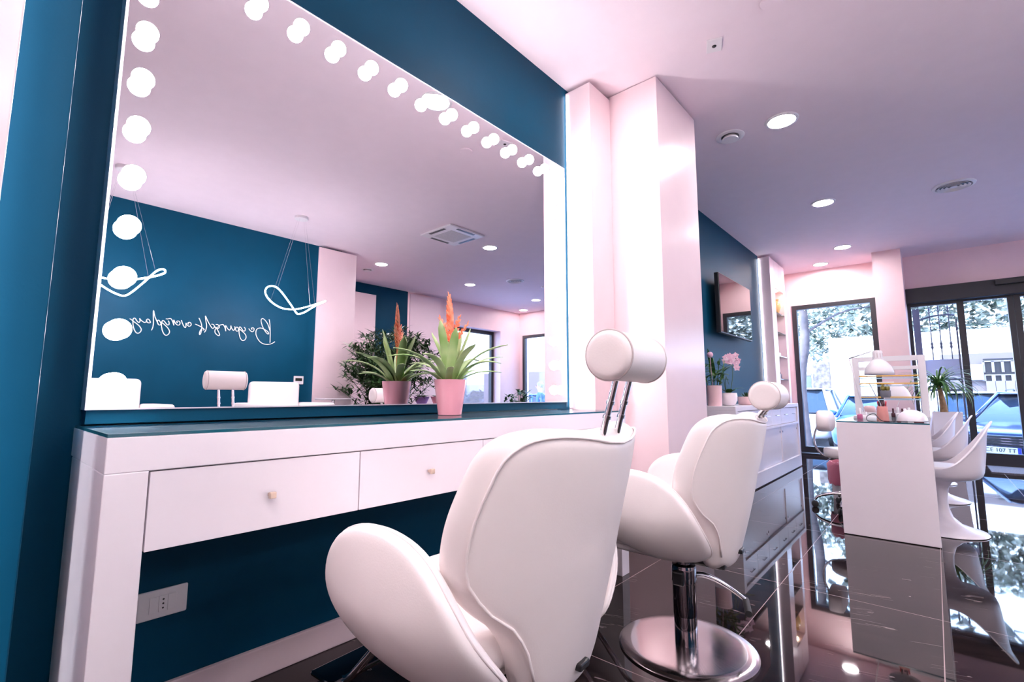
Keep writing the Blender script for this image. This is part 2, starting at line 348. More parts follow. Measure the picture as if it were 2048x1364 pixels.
# sliding door
d1=bpy.data.objects.new('door_1',None); COL.objects.link(d1); struct(d1)
bm=B(); box(bm,9.10,9.40,-2.3,.217,2.29,2.51,bev=.006); struct(obj('door_header',bm,'darkframe',d1))
bm=B(); box(bm,9.03,9.10,-1.0,-.72,2.42,2.49,bev=.008); s=struct(obj('door_sensor',bm,'black',d1))
struct(boxo('sensor_mark','whiteplastic',s,9.027,9.031,-.985,-.955,2.457,2.468)) if 0 else None
bm=B()
for a,b in ((.174,.217),(-.40,-.327),(-.888,-.83),(-.953,-.892),(-1.45,-1.38),(-2.3,-2.25)): box(bm,9.22,9.30,a,b,0,2.29)
box(bm,9.22,9.30,-.327,.174,2.25,2.29); box(bm,9.22,9.30,-.327,.174,0,.10)
for a,b in ((-.83,-.40),(-1.38,-.953)): box(bm,9.22,9.30,a,b,0,.16); box(bm,9.22,9.30,a,b,2.265,2.29)
box(bm,9.22,9.30,-2.25,-1.45,0,.10); box(bm,9.22,9.30,-2.25,-1.45,2.25,2.29)
struct(obj('door_frame',bm,'darkframe',d1))
bm=B()
for a,b,z in ((-.327,.174,.1),(-.83,-.40,.16),(-1.38,-.953,.16),(-2.25,-1.45,.1)): box(bm,9.255,9.263,a-.005,b+.005,z-.01,2.27)
struct(obj('door_glass',bm,'glass',d1))
bm=B(); box(bm,9.14,9.21,-2.3,.2,0,.008); struct(obj('door_threshold',bm,'chrome',d1))
bm=B(); box(bm,8.35,9.08,-2.0,-.45,0,.012,bev=.004); tag(obj('door_mat',bm,mat('grey_mat',(.20,.20,.23),.95,noise=.25,nscale=90)),'grey entrance mat on the floor inside the glass door','door mat')

# ------------------------------------------------------------------ vanity mirror
mr=thing('vanity_mirror','large wall mirror framed by glowing round bulbs above the white vanity','mirror',(1.314,1.69,.853))
MZ=.853; MX=1.314
bm=B(); box(bm,.209-MX,2.424-MX,.006,.069,0,2.388-MZ); obj('back_panel',bm,'blue',mr)
bm=B(); box(bm,.212-MX,2.420-MX,0,.006,.894-MZ,2.386-MZ); obj('mirror_glass',bm,'mirror',mr)
bm=B()
for a in ((.205,.212,-.002,.068,.890,2.390),(2.420,2.424,-.002,.006,.890,2.390),(.212,2.420,-.002,.006,.890,.894),(.212,2.420,-.002,.02,2.386,2.390)): box(bm,a[0]-MX,a[1]-MX,a[2],a[3],a[4]-MZ,a[5]-MZ)
obj('mirror_frame',bm,'mirroredge',mr)
pos=[(.2565,.963+.1474*k) for k in range(10)]+[(.2565+.1479*k,2.290) for k in range(1,14)]+[(2.327,.963+.1474*k) for k in range(10)]
b0=None
for x,z in pos:
    if b0 is None:
        bm=B(); sphere(bm,(0,0,0),.028,20,14); b0=obj('bulb',bm,'bulb',mr,True); o=b0
    else: o=b0.copy(); COL.objects.link(o); o.parent=mr
    o.location=(x-MX,-.026,z-MZ)

# ------------------------------------------------------------------ vanity table
VY=1.28
vt=thing('vanity_table','long white lacquered vanity table with drawers and glass top under the mirror','table',(1.29,1.5,0))
ox,oy=1.29,1.5
bm=B()
L=lambda x0,x1,y0,y1,z0,z1:(x0-ox,x1-ox,y0-oy,y1-oy,z0,z1)
box(bm,*L(.195,2.39,VY,1.755,.768,.842),bev=.002); o=obj('table_top',bm,'white',vt)
for x0,x1,nm in ((.195,.27,'leg'),(2.315,2.39,'leg')):
    bm=B(); box(bm,*L(x0,x1,VY,1.735,0,.768),bev=.002); obj('leg',bm,'white',vt)
bm=B(); box(bm,*L(.27,2.315,VY+.022,1.75,.60,.768)); obj('drawer_case',bm,'white',vt)
xs=[.272,.778,1.29,1.80,2.313]
for a,b in zip(xs,xs[1:]):
    bm=B(); box(bm,*L(a+.0015,b-.0015,VY+.003,VY+.021,.598,.765),bev=.001); dr=obj('drawer',bm,'white',vt)
    bm=B(); c=(a+b)/2; box(bm,*L(c-.008,c+.008,VY-.022,VY-.010,.673,.689),bev=.002); box(bm,*L(c-.004,c+.004,VY-.010,VY+.003,.677,.685)); obj('knob',bm,'gold' if 0 else mat('brass_knob',(.75,.62,.50),.3,.8,noise=.02),dr)
bm=B(); box(bm,*L(.197,2.388,VY+.002,1.738,.842,.850)); obj('glass_top',bm,'tabletop',vt)
bm=B()
for q in ((.1965,2.3885,VY+.0005,VY+.002,.8425,.8495),(.1955,.197,VY+.001,1.738,.8425,.8495)): box(bm,*L(*q))
obj('glass_edge',bm,'glassedge',vt)
# power outlet
ou=thing('power_outlet','white three-module wall socket under the vanity table','socket',(.43,1.76,.322))
bm=B(); box(bm,-.062,.062,-.010,0,-.04,.04,bev=.004); obj('cover_plate',bm,'whiteplastic',ou)
for k in (-1,0,1):
    bm=B(); box(bm,k*.0225-.0108,k*.0225+.0108,-.0135,-.009,-.0225,.0225,bev=.001); e=obj('socket_module',bm,'whiteplastic',ou)
    if k==0:
        bm=B()
        for z in (-.012,0,.012): lathe(bm,[(.0026,-.0138),(.0026,-.0132)],10,(0,0,z),'Y')
        obj('pin_hole',bm,'black',e)

# ------------------------------------------------------------------ salon chairs
def lerp(tab,z):
    for (a,b),(c,d) in zip(tab,tab[1:]):
        if a<=z<=c: return b+(d-b)*(z-a)/(c-a)
    return tab[0][1] if z<tab[0][0] else tab[-1][1]
def salon_chair(label,loc,rz,hz,hx):
    t=thing('salon_chair',label,'chair',loc,rz,'white salon chairs at the mirror')
    # backrest
    yc=lambda z:-.178-(z-.40)*.23
    half=[(.308,.04),(.315,.08),(.332,.115),(.36,.13),(.43,.157),(.487,.195),(.52,.235),(.58,.277),(.637,.287),(.70,.285),(.767,.272),(.81,.26),(.84,.235),(.855,.195),(.862,.13),(.864,.05)]
    outl=[(w,z) for z,w in half]+[(-w,z) for z,w in half[::-1]]
    fb=lambda u,v,d:(u*(1+.03*(d>0)),yc(v)+.13*(u/.285)**2+d,v+(.012*(v-.6)/.26+.018*math.exp(-(u/.06)**2)*max(0,v-.78)/.09 if d>0 else 0)-.030*math.exp(-(u/.13)**2)*max(0,v-.75)/.11)
    bm=B(); O=pillow(bm,outl,(0,.64),fb,.052,.022,.028,.012,sm=2); bk=obj('backrest',bm,'leather',t,True)
    sub(bk)
    for sgn,dd in ((-1,-.026),):
        bm=B(); tube(bm,[fb(u*.992,.64+(v-.64)*.990,dd) for u,v in O if v>.345],.003,6); pp=obj('piping',bm,'leather',bk,True)
    # arm petals
    pet=[(.275,.525),(.265,.58),(.22,.628),(.15,.655),(.07,.662),(-.015,.645),(-.08,.605),(-.125,.55),(-.15,.49),(-.162,.43),(-.155,.385),(-.12,.36),(-.06,.35),(.02,.35),(.09,.37),(.17,.41),(.24,.465)]
    for s in (-1,1):
        def fa(u,v,d,s=s):
            low=max(0,.53-v); tip=max(0,u-.05)
            re=max(0,-u)**2; return (s*(.318+d-2.6*low*low-.35*tip*tip-13*re*max(0,.58-v)),u,v)
        bm=B(); pillow(bm,pet,(.04,.505),fa,.022,.020,.022,.012,sm=2); a=obj('armrest',bm,'leather',t,True); sub(a)
        bm=B(); Q=[fa(.04+(u-.04)*1.004,.505+(v-.505)*1.004,.0) for u,v in [(p.x,p.y) for p in smoothpts([(a_,b_,0) for a_,b_ in pet],3,True)]]; tube(bm,Q,.003,6,True); obj('piping',bm,'leather',a,True)
    # seat and shell
    so_=[(.26,.0),(.265,.12),(.25,.24),(.20,.315),(.10,.345),(0,.35),(-.10,.345),(-.20,.315),(-.25,.24),(-.265,.12),(-.26,0),(-.21,-.08),(-.12,-.115),(0,-.12),(.12,-.115),(.21,-.08)]
    bm=B(); pillow(bm,so_,(0,.07),lambda u,v,d:(u*1.03,v,.425+d),.035,.02,.05,.0,sm=2); o=obj('seat',bm,'leather',t,True); sub(o)
    bm=B(); pillow(bm,[(a*.88,.01+b*.92) for a,b in so_],(0,.07),lambda u,v,d:(u*1.05,v,.365+d),.02,.0,.012,.048,sm=2); o=obj('seat_shell',bm,'leather',t,True); sub(o)
    # mechanism
    bm=B(); box(bm,-.10,.10,-.17,.12,.305,.335,bev=.01); box(bm,-.02,.02,-.212,-.15,.352,.368,bev=.004); obj('tilt_mechanism',bm,'black',t)
    # column
    n0=len(COL.objects)
    bm=B(); lathe(bm,[(.041,.012),(.041,.115),(.0405,.118)],36); lathe(bm,[(.0425,.118),(.0425,.235),(.045,.237),(.045,.285),(.042,.296),(.030,.298),(.024,.30),(.024,.318)],36); c=obj('hydraulic_column',bm,'dchrome',t,True,30)
    bm=B(); box(bm,-.066,-.040,-.018,.022,.235,.285,bev=.006); obj('column_bracket',bm,'black',c)
    bm=B(); lathe(bm,[(.05,.017),(.20,.013),(.238,.010),(.245,.006),(.245,.0)],72); obj('base_plate',bm,'steel',t,True,30)
    # pump lever
    pm=thing('x','x','x') if 0 else None
    bm=B(); P=[(.030,-.025,.255),(.055,-.05,.254),(.085,-.09,.236),(.115,-.135,.205),(.145,-.18,.165)]; tube(bm,P,lambda q:.012-.004*q,10,sm=4); pd=obj('pump_pedal',bm,'chrome',t,True)
    bm=B(); tube(bm,[(.152,-.176,.164),(.065,-.205,.150)],.0125,14); obj('pedal_grip',bm,'rubber',pd,True,40)
    for o_ in list(COL.objects)[n0:]:
        if o_.parent==t: o_.location=(-.085,-.018,0)
    # footrest
    bm=B(); 
    for s in (-1,1): tube(bm,[(s*.11,.16,.33),(s*.11,.30,.315),(s*.11,.38,.24),(s*.115,.47,.155),(s*.12,.56,.135)],.0115,10,sm=4)
    tube(bm,[(-.12,.56,.135),(.12,.56,.135)],.0115,10)
    fr=obj('footrest',bm,'chrome',t,True,40)
    bm=B(); box(bm,-.16,.16,.47,.58,.146,.160,bev=.006); obj('footplate',bm,'dchrome',fr)
    # headrest
    hy,r=-.328,.050
    bm=B(); lathe(bm,[(.02,-.1005),(r-.012,-.1005),(r-.004,-.098),(r,-.091),(r+.0008,-.086),(r+.0005,0),(r+.0008,.086),(r,.091),(r-.004,.098),(r-.012,.1005),(.02,.1005)],40,(hx,hy,hz),'X'); h=obj('headrest',bm,'leather',t,True,60)
    for xx in (-.0905,.0905):
        bm=B(); tube(bm,[(hx+xx,hy+(r+.0005)*math.cos(q*PI/20),hz+(r+.0005)*math.sin(q*PI/20)) for q in range(40)],.0022,6,True)
        obj('seam',bm,'stitch',h,True)
    for s in (-1,1):
        bx_=hx+s*.034
        p0=Vector((bx_,-.280,.838)); p1=Vector((bx_,hy+.012,hz-r+.004))
        bm=B(); tube(bm,[p0,p1],.0068,12); rd=obj('headrest_rod',bm,'chrome',t,True,40)
        for q in (.02,.38,.62): 
            bm=B(); a=p0.lerp(p1,q); d=(p1-p0).normalized(); tube(bm,[a-d*.004,a+d*.004],.0088 if q>.1 else .013,12)
            obj('rod_collar',bm,'chrome',rd,True,40)
    return t
def sub(o,l=1):
    m=o.modifiers.new('subd','SUBSURF'); m.levels=l; m.render_levels=l
salon_chair('nearest white leather salon chair, largest in view, facing the mirror',(.902,.811,0),math.radians(4),1.010,-.006)
salon_chair('second white leather salon chair on a round steel base, further along the mirror',(1.93,.784,0),math.radians(3),.930,0)

# ------------------------------------------------------------------ bromeliad in pink pot
bp=thing('potted_bromeliad','pink glazed pot with an orange-flowered bromeliad on the vanity table','potted plant',(1.315,1.502,.850))
bm=B(); lathe(bm,[(.044,0),(.048,.002),(.066,.135),(.067,.145),(.0635,.145),(.062,.13)],40); obj('pot',bm,'pot',bp,True,50)
bm=B(); lathe(bm,[(.06,.125),(.02,.133)],24); obj('soil',bm,'soil',bp)
random.seed(5)
bm=B()
lim=lambda a,L: L*min(1,.70/max(.01,math.sin(a)))      # leaves on the wall side stop short of the mirror
for k in range(12):
    a=k*2.39+.3; leaf(bm,(.014*math.cos(k*2.4),.014*math.sin(k*2.4),.115),a,lim(a,.26+.045*random.random()),.0165,1.05+.18*random.random(),1.05+.6*random.random(),10,.25,True)
for k in range(6):
    a=k*2.39+1.1; leaf(bm,(.01*math.cos(k*2.4),.01*math.sin(k*2.4),.125),a,.24+.03*random.random(),.019,1.38+.1*random.random(),.25+.4*random.random(),9,.25,True)
for k in range(6):
    a=k*2.39+.8; leaf(bm,(.016*math.cos(k*2.4),.016*math.sin(k*2.4),.12),a,lim(a,.18+.04*random.random()),.014,.75+.2*random.random(),1.1,8,.25,True)
o=obj('leaves',bm,'brom',bp,True); m_=o.modifiers.new('s','SOLIDIFY'); m_.thickness=.0016
bm=B()
def spike(bm,p,d,L,w,n):
    p=Vector(p); d=Vector(d).normalized(); s=d.cross(Vector((.3,.9,.1))).normalized(); u=d.cross(s)
    tube(bm,[p,p+d*L*.9],.004,6)
    for i in range(n):
        t=.12+.86*i/n; ww=w*math.sin(PI*min(.97,.2+t*.75)); a=(s if i%2 else -s); q=p+d*(L*t)
        b=q+d*(L*.20)+a*ww*1.0; e=a*ww*.85; f=u*ww*.35
        v=[bm.verts.new(x) for x in (q-f-a*.003,q+f-a*.003,q+d*L*.09+e*.95+f,b,q+d*L*.09+e*.95-f,q+d*L*.16)]
        bm.faces.new((v[0],v[1],v[2],v[4])); bm.faces.new((v[2],v[3],v[4])); bm.faces.new((v[1],v[2],v[3],v[5])); bm.faces.new((v[0],v[4],v[3],v[5]))
spike(bm,(0,0,.31),(-.06,.02,1),.185,.017,16); spike(bm,(0,0,.29),(-.34,.25,1),.125,.014,11); spike(bm,(.004,0,.29),(.20,-.16,1),.125,.014,11); spike(bm,(.004,0,.28),(.50,-.40,1),.125,.010,10); spike(bm,(0,0,.28),(-.2,.14,1),.10,.015,9)
tube(bm,[(0,0,.13),(0,0,.32)],.006,8)
obj('flower',bm,'coral',bp,True,50)

# ------------------------------------------------------------------ sideboard under the screen
sx,sy=6.09,1.63
sb=thing('sideboard','white sideboard with drawers above sliding doors under the wall screen','sideboard',(sx,sy,0))
S=lambda x0,x1,y0,y1,z0,z1:(x0-sx,x1-sx,y0-sy,y1-sy,z0,z1)
bm=B(); box(bm,*S(4.73,7.45,1.40,1.85,.785,.83),bev=.003); obj('sideboard_top',bm,'white',sb)
bm=B(); box(bm,*S(4.73,4.80,1.40,1.85,.012,.785),bev=.002); box(bm,*S(7.38,7.45,1.40,1.85,.012,.785),bev=.002); box(bm,*S(4.80,7.38,1.40,1.85,.012,.15)); box(bm,*S(4.80,7.38,1.44,1.85,.15,.785)); box(bm,*S(4.80,7.38,1.402,1.45,.565,.59)); obj('body',bm,'white',sb)
bm=B(); box(bm,*S(4.76,7.42,1.415,1.84,0,.012)); obj('plinth',bm,'black',sb)
for k in range(6):
    a=4.80+k*.43; bm=B(); box(bm,*S(a+.003,a+.427,1.415,1.44,.595,.780),bev=.002); d=obj('drawer',bm,'white',sb)
    bm=B(); tube(bm,[(a+.155-sx,1.40-sy,.70),(a+.275-sx,1.40-sy,.70)],.004,8); box(bm,*S(a+.165,a+.17,1.40,1.416,.697,.703)); box(bm,*S(a+.26,a+.265,1.40,1.416,.697,.703)); obj('handle',bm,'dchrome',d)
for k in range(3):
    a=4.80+k*.86; y=1.418+(.010 if k%2 else 0); bm=B(); box(bm,*S(a,a+.868,y,y+.018,.155,.563),bev=.001); d=obj('door',bm,'pinkgloss' if 0 else 'white',sb)
    for q in (.05,.82):
        bm=B(); lathe(bm,[(.012,y-.003-sy),(.012,y-sy+.002)],16,(a+q-sx,0,.50),'Y'); obj('finger_pull',bm,'dchrome',d)
# wall screen
tv=thing('television','black wall-mounted television on the petrol blue wall','television',(6.10,1.86,1.98))
bm=B(); box(bm,-.612,.612,-.125,-.075,-.345,.345,bev=.006); obj('casing',bm,'black',tv)
bm=B(); box(bm,-.602,.602,-.1275,-.1245,-.333,.337); obj('screen',bm,'screen',tv)
bm=B(); box(bm,-.2,.2,-.075,-.002,-.15,.15); obj('wall_bracket',bm,'black',tv)
# plants on the sideboard
def pot_cyl(t,r0,r1,h,m,n=32):
    bm=B(); lathe(bm,[(r0*.96,0),(r0,.004),(r1,h-.004),(r1,h),(r1-.008,h),(r1-.012,h-.02)],n); obj('pot',bm,m,t,True,50)
    bm=B(); lathe(bm,[(r1-.012,h-.022),(.01,h-.015)],20); obj('soil',bm,'soil',t)
t=thing('potted_plant','tall pink cylinder pot with a bushy green leafy plant on the sideboard','potted plant',(4.86,1.63,.83))
pot_cyl(t,.066,.072,.20,'potpale')
random.seed(2); bm=B()
for k in range(7):
    a=random.random()*6.28; h=.16+.14*random.random(); q=(.05*math.cos(a),.05*math.sin(a),.18); e=(q[0]*2.2,q[1]*2.2,.18+h); tube(bm,[q,e],.004,5)
    for j in range(7):
        f=.2+.8*j/7; c=[q[i]+(e[i]-q[i])*f for i in range(3)]; leaf(bm,c,random.random()*6.28,.085+.05*random.random(),.014,.9-.8*random.random(),.8,5)
leaf(bm,(.02,0,.30),2.8,.28,.03,1.4,.3,6); leaf(bm,(.02,0,.30),-.8,.26,.028,.8,.9,6); leaf(bm,(0,0,.3),.6,.2,.02,1.1,.9,6)
obj('foliage',bm,'green',t,True)
bm=B(); sphere(bm,(-.07,.0,.50),.03,10,8); tube(bm,[(-.03,0,.2),(-.06,0,.35),(-.07,0,.49)],.003,5); obj('flower_bud',bm,'petal',t,True)
t=thing('potted_orchid','round white pot holding a pink orchid on the sideboard','potted plant',(5.19,1.60,.83))
bm=B(); lathe(bm,[(.045,0),(.062,.008),(.082,.05),(.086,.09),(.082,.125),(.077,.13),(.072,.125),(.07,.11)],32); obj('pot',bm,'potwhite',t,True,60)
bm=B(); lathe(bm,[(.07,.11),(.01,.115)],20); obj('soil',bm,'soil',t)
bm=B()
for k,(a,l_) in enumerate(((.2,.15),(2.2,.17),(3.6,.15),(5.2,.18),(4.4,.12))): leaf(bm,(0,0,.12),a,l_,.028,.9,1.3,7)
obj('leaves',bm,'green',t,True)
bm=B(); st1=[(-.03,.01,.12),(-.06,.02,.3),(-.05,.01,.45),(0,0,.50),(.05,-.02,.47)]; st2=[(.03,-.01,.12),(.07,-.03,.3),(.08,-.03,.42),(.06,-.02,.5),(.10,-.05,.48)]
tube(bm,st1,.0035,6,sm=5); tube(bm,st2,.0035,6,sm=5); tube(bm,[(-.04,.01,.12),(-.05,.0,.3),(.03,0,.22)],.003,5,sm=4); obj('flower_stem',bm,'stem',t,True)
random.seed(9); bm=B()
def bloom(bm,c,s):
    n=Vector((-1,-.4,.1)).normalized(); u=n.cross(Vector((0,0,1))).normalized(); v=u.cross(n)
    for k in range(5):
        a=k*2*PI/5+.3; d=u*math.cos(a)+v*math.sin(a); w=n.cross(d); C=Vector(c)
        q=[bm.verts.new(x) for x in (C,C+d*s*.5+w*s*.42+n*s*.1,C+d*s+n*s*.02,C+d*s*.5-w*s*.42+n*s*.1)]; bm.faces.new(q)
    sphere(bm,Vector(c)+n*s*.12,s*.18,6,5)
for p in [(-.05,.01,.46),(-.02,-.01,.50),(.02,-.02,.51),(.04,-.03,.46),(.0,-.02,.45),(.07,-.03,.50),(.10,-.05,.52),(.13,-.06,.47),(.11,-.05,.43),(.09,-.06,.39),(-.06,.0,.49)]:
    bloom(bm,(p[0],p[1]-.01,p[2]),.038)
obj('blossoms',bm,'petal',t,True)
t=thing('potted_succulent','small low pale pot with a dark succulent behind the second headrest','potted plant',(5.75,1.58,.83))
bm=B(); lathe(bm,[(.075,0),(.085,.006),(.095,.085),(.09,.09),(.085,.075)],28); obj('pot',bm,'potpale',t,True,60)
bm=B()
for k in range(26): leaf(bm,(0,0,.07),k*2.4,.10-.001*k,.010,.3+.045*k,.2,4)
obj('rosette',bm,'bamboo',t,True)

# ------------------------------------------------------------------ display shelf cabinet
cx,cy=8.16,1.79
dc=thing('display_cabinet','tall pink built-in cabinet with glass shelves beside the front window','cabinet',(cx,cy,0))
S=lambda x0,x1,y0,y1,z0,z1:(x0-cx,x1-cx,y0-cy,y1-cy,z0,z1)
bm=B(); box(bm,*S(7.70,7.955,1.70,1.86,0,2.995),bev=.003); box(bm,*S(8.50,8.62,1.70,1.86,0,2.995),bev=.003); box(bm,*S(7.955,8.50,1.70,1.86,0,.30)); box(bm,*S(7.955,8.50,1.845,1.86,.30,2.56)); obj('carcass',bm,'pinkgloss',dc)
bm=B(); box(bm,*S(7.957,8.22,1.70,1.85,2.56,2.993),bev=.002); obj('upper_door',bm,'pinkgloss',dc)
bm=B(); box(bm,*S(8.223,8.498,1.70,1.85,2.56,2.993),bev=.002); obj('upper_door',bm,'pinkgloss',dc)
for z in (.85,1.17,1.52,1.88,2.18):
    bm=B(); box(bm,*S(7.955,8.50,1.705,1.845,z,z+.012)); obj('glass_shelf',bm,'shelfglass',dc)
bm=B(); lathe(bm,[(.035,2.547),(.035,2.56)],20,(8.22-cx,1.77-cy,0)); obj('spot_light',bm,emis('lit_cabinet_spot',(1,.75,.5),25),dc)
def item(name,label,cat,loc,fn,m,group=None,smooth=True):
    bm=B(); fn(bm); o=obj(name,bm,m,None,smooth,50); o.location=loc; return tag(o,label,cat,group)
def vase(bm): lathe(bm,[(.03,0),(.035,.005),(.07,.10),(.06,.17),(.03,.20),(.045,.23),(.04,.23)],20)
item('vase','amber vase on the topmost shelf of the display cabinet','vase',(8.22,1.76,2.192),vase,'amber')
def fr_(bm): box(bm,-.05,.05,-.006,.006,0,.15,bev=.002)
item('picture_frame','golden upright frame on the second shelf of the display cabinet','frame',(8.16,1.77,1.892),fr_,'gold',None,False)
item('gift_box','small pale box with gold lid on the third shelf of the display cabinet','box',(8.12,1.76,1.532),lambda b:box(b,-.07,.07,-.035,.035,0,.05,bev=.003),'potwhite',None,False)
item('cosmetic_bottle','dark brown bottle on the fourth shelf of the display cabinet','bottle',(8.25,1.77,1.182),lambda b:lathe(b,[(.025,0),(.026,.003),(.026,.08),(.012,.09),(.012,.115)],16),'brown')
item('cosmetic_jar','white jar beside the brown bottle on the fourth shelf','jar',(8.10,1.76,1.182),lambda b:lathe(b,[(.035,0),(.038,.003),(.038,.05),(.04,.052),(.04,.075)],20),'whiteplastic')
item('cream_bottle','white conical bottle on the lowest visible shelf of the display cabinet','bottle',(8.33,1.75,.862),lambda b:lathe(b,[(.05,0),(.055,.01),(.03,.10),(.012,.12),(.012,.14)],20),'whiteplastic')

# ------------------------------------------------------------------ manicure table and what stands on it
mx,my=5.71,.285
mt=thing('manicure_table','white manicure table with glass top in the middle of the room','table',(mx,my,0))
S=lambda x0,x1,y0,y1,z0,z1:(x0-mx,x1-mx,y0-my,y1-my,z0,z1)
bm=B(); box(bm,*S(4.02,4.065,.037,.533,0.004,.748),bev=.002); obj('end_panel',bm,'white',mt)
bm=B(); box(bm,*S(7.355,7.40,.037,.533,0.004,.748),bev=.002); obj('end_panel',bm,'white',mt)
bm=B(); box(bm,*S(4.065,7.355,.037,.533,.70,.748)); obj('table_top',bm,'white',mt)
bm=B(); box(bm,*S(4.021,7.399,.038,.532,.748,.757)); obj('glass_top',bm,'tabletop',mt)
bm=B(); box(bm,*S(4.0195,4.021,.038,.532,.7485,.7565)); obj('glass_edge',bm,'glassedge',mt)
bm=B(); box(bm,*S(4.03,4.06,.045,.525,0,.004)); obj('base_strip',bm,'black',mt)
TZ=.757
# divider with acrylic shelves
dv=thing('table_divider','white open frame divider with thin acrylic shelves standing on the manicure table','divider',(5.2,.287,TZ))
bm=B()
for a in ((-.012,.012,-.248,-.20,0,.512),(-.012,.012,.20,.248,0,.512),(-.012,.012,-.20,.20,.47,.512),(-.012,.012,-.20,.20,0,.03),(-.012,.012,-.20,.20,.395,.425)): box(bm,*a,bev=.001)
obj('frame',bm,'whiteplastic',dv)
for z in (.155,.335,.27):
    bm=B(); box(bm,-.05,.05,-.20,.20,z,z+.004); s=obj('acrylic_shelf',bm,'shelfglass',dv)
    bm=B(); box(bm,-.052,-.050,-.20,.20,z+.0035,z+.013); obj('gold_edge',bm,'gold',s)
    bm=B(); box(bm,-.052,-.050,-.20,.20,z-.016,z-.008); obj('blue_edge',bm,'cyanedge',s)
# desk lamp
dl=thing('desk_lamp','white articulated desk lamp with a domed shade on the manicure table','lamp',(4.62,.42,TZ))
bm=B(); lathe(bm,[(.075,0),(.075,.012),(.07,.02),(.015,.024),(.015,.05)],28); obj('base',bm,'whiteplastic',dl,True,40)
bm=B()
for dx in (-.012,.012): tube(bm,[(dx,.0,.04),(dx+.02,.075,.47)],.004,8); tube(bm,[(dx+.02,.075,.47),(dx-.01,-.07,.515)],.004,8)
obj('arm',bm,'whiteplastic',dl,True)
bm=B(); lathe(bm,[(.094,.335),(.092,.36),(.078,.40),(.052,.435),(.033,.452),(.031,.51),(.028,.52),(.01,.523)],32,(0,-.11,0),cap=False); sh=obj('lamp_shade',bm,'whiteplastic',dl,True,40)
sh.modifiers.new('s','SOLIDIFY').thickness=.003
bm=B()
for k in range(10):
    a=k*2*PI/10; box(bm,.0315*math.cos(a)-.002,.0315*math.cos(a)+.002,-.11+.0315*math.sin(a)-.002,-.11+.0315*math.sin(a)+.002,.465,.50)
obj('vent_slots',bm,'stitch',sh)
bm=B(); sphere(bm,(0,-.11,.38),.03,14,10); obj('lamp_bulb',bm,'potwhite',dl,True)
l2=thing('desk_lamp','second white domed desk lamp, farther back behind the acrylic shelves','lamp',(5.75,.38,TZ))
bm=B(); lathe(bm,[(.07,0),(.07,.02),(.012,.024),(.012,.06)],24); obj('base',bm,'whiteplastic',l2,True,40)
bm=B(); tube(bm,[(0,.0,.05),(.0,.09,.30),(.0,-.10,.30)],.006,8); obj('arm',bm,'whiteplastic',l2,True)
bm=B(); lathe(bm,[(.10,.14),(.098,.17),(.075,.23),(.035,.28),(.02,.29)],28,(0,-.12,0),cap=False); o=obj('lamp_shade',bm,'whiteplastic',l2,True,40); o.modifiers.new('s','SOLIDIFY').thickness=.003
# nail lamp dome
nl=thing('nail_lamp','white rounded nail drying lamp on the near right corner of the manicure table','nail lamp',(4.33,.13,TZ))
bm=B(); sphere(bm,(0,0,0),.085,28,16,(1.25,1,.92)); bmesh.ops.bisect_plane(bm,geom=bm.verts[:]+bm.edges[:]+bm.faces[:],plane_co=(0,0,.002),plane_no=(0,0,-1),clear_outer=True); obj('housing',bm,'white',nl,True)
item('brush_cup','salmon pink tapered cup on the near edge of the manicure table','cup',(4.25,.285,TZ),lambda b:lathe(b,[(.034,0),(.036,.003),(.030,.10),(.028,.10),(.026,.09)],24),'salmon')
random.seed(4)
for k in range(5):
    a=k*1.26; 
    c=('brown','red','black','brown','red')[k]
    bm=B(); tube(bm,[(0,0,0),(.012*math.cos(a),.012*math.sin(a),.085)],.0035,8); tube(bm,[(.012*math.cos(a),.012*math.sin(a),.085),(.016*math.cos(a),.016*math.sin(a),.115)],.0045,8); o=obj('nail_brush',bm,c,None,True); o.location=(4.25+.009*math.cos(a),.285+.009*math.sin(a),TZ+.02)
    tag(o,'thin cosmetic brush standing in the salmon pink cup','brush','brushes in the pink cup')
t=thing('cactus_pot','small grey pot with an olive cactus on an acrylic shelf of the divider','potted plant',(5.165,.315,TZ+.159))
bm=B(); lathe(bm,[(.034,0),(.036,.002),(.038,.06),(.034,.06),(.033,.05)],20); obj('pot',bm,'greypot',t,True,50)
bm=B(); sphere(bm,(0,.014,.085),.022,12,10,(1,.9,1.5)); sphere(bm,(0,-.016,.08),.020,12,10,(1,.9,1.5)); obj('cactus',bm,'olive',t,True)
for k,(x,y,m,l_) in enumerate([(4.50,.44,'polish','short bottle of pink varnish beside the lamp base on the manicure table'),(4.45,.17,'polish','short bottle of pink varnish behind the nail lamp on the manicure table'),(4.9,.23,'potwhite','white bottle between the nail lamp and the divider'),(4.85,.16,'potwhite','white bottle nearest the right post of the divider')]):
    t=thing('varnish_bottle',l_,'bottle',(x,y,TZ),0,'bottles on the manicure table')
    bm=B(); lathe(bm,[(.016,0),(.018,.002),(.018,.032),(.008,.037)],16); obj('bottle_body',bm,m,t,True,50)
    bm=B(); lathe(bm,[(.0085,.037),(.0085,.08),(.006,.083)],14); obj('cap',bm,'whiteplastic',t,True,50)
for k,(y,m) in enumerate(((.34,'brown'),(.36,'black'),(.27,'brown'),(.24,'red'),(.21,'brown'))):
    bm=B(); lathe(bm,[(.012,0),(.014,.002),(.014,.03),(.007,.035),(.007,.07)],14); o=obj('nail_polish',bm,m,None,True,50); o.location=(5.16,y-.02*(k<2),TZ+.159 if k in(9,) else TZ+.03*0)
    o.location.x=5.08
    tag(o,('dark brown nail polish farthest left in the row before the divider','black nail polish second in the row before the divider','brown nail polish in the middle of the row before the divider','red nail polish in the row before the divider','brown nail polish farthest right in the row before the divider')[k],'bottle','nail polishes before the divider')
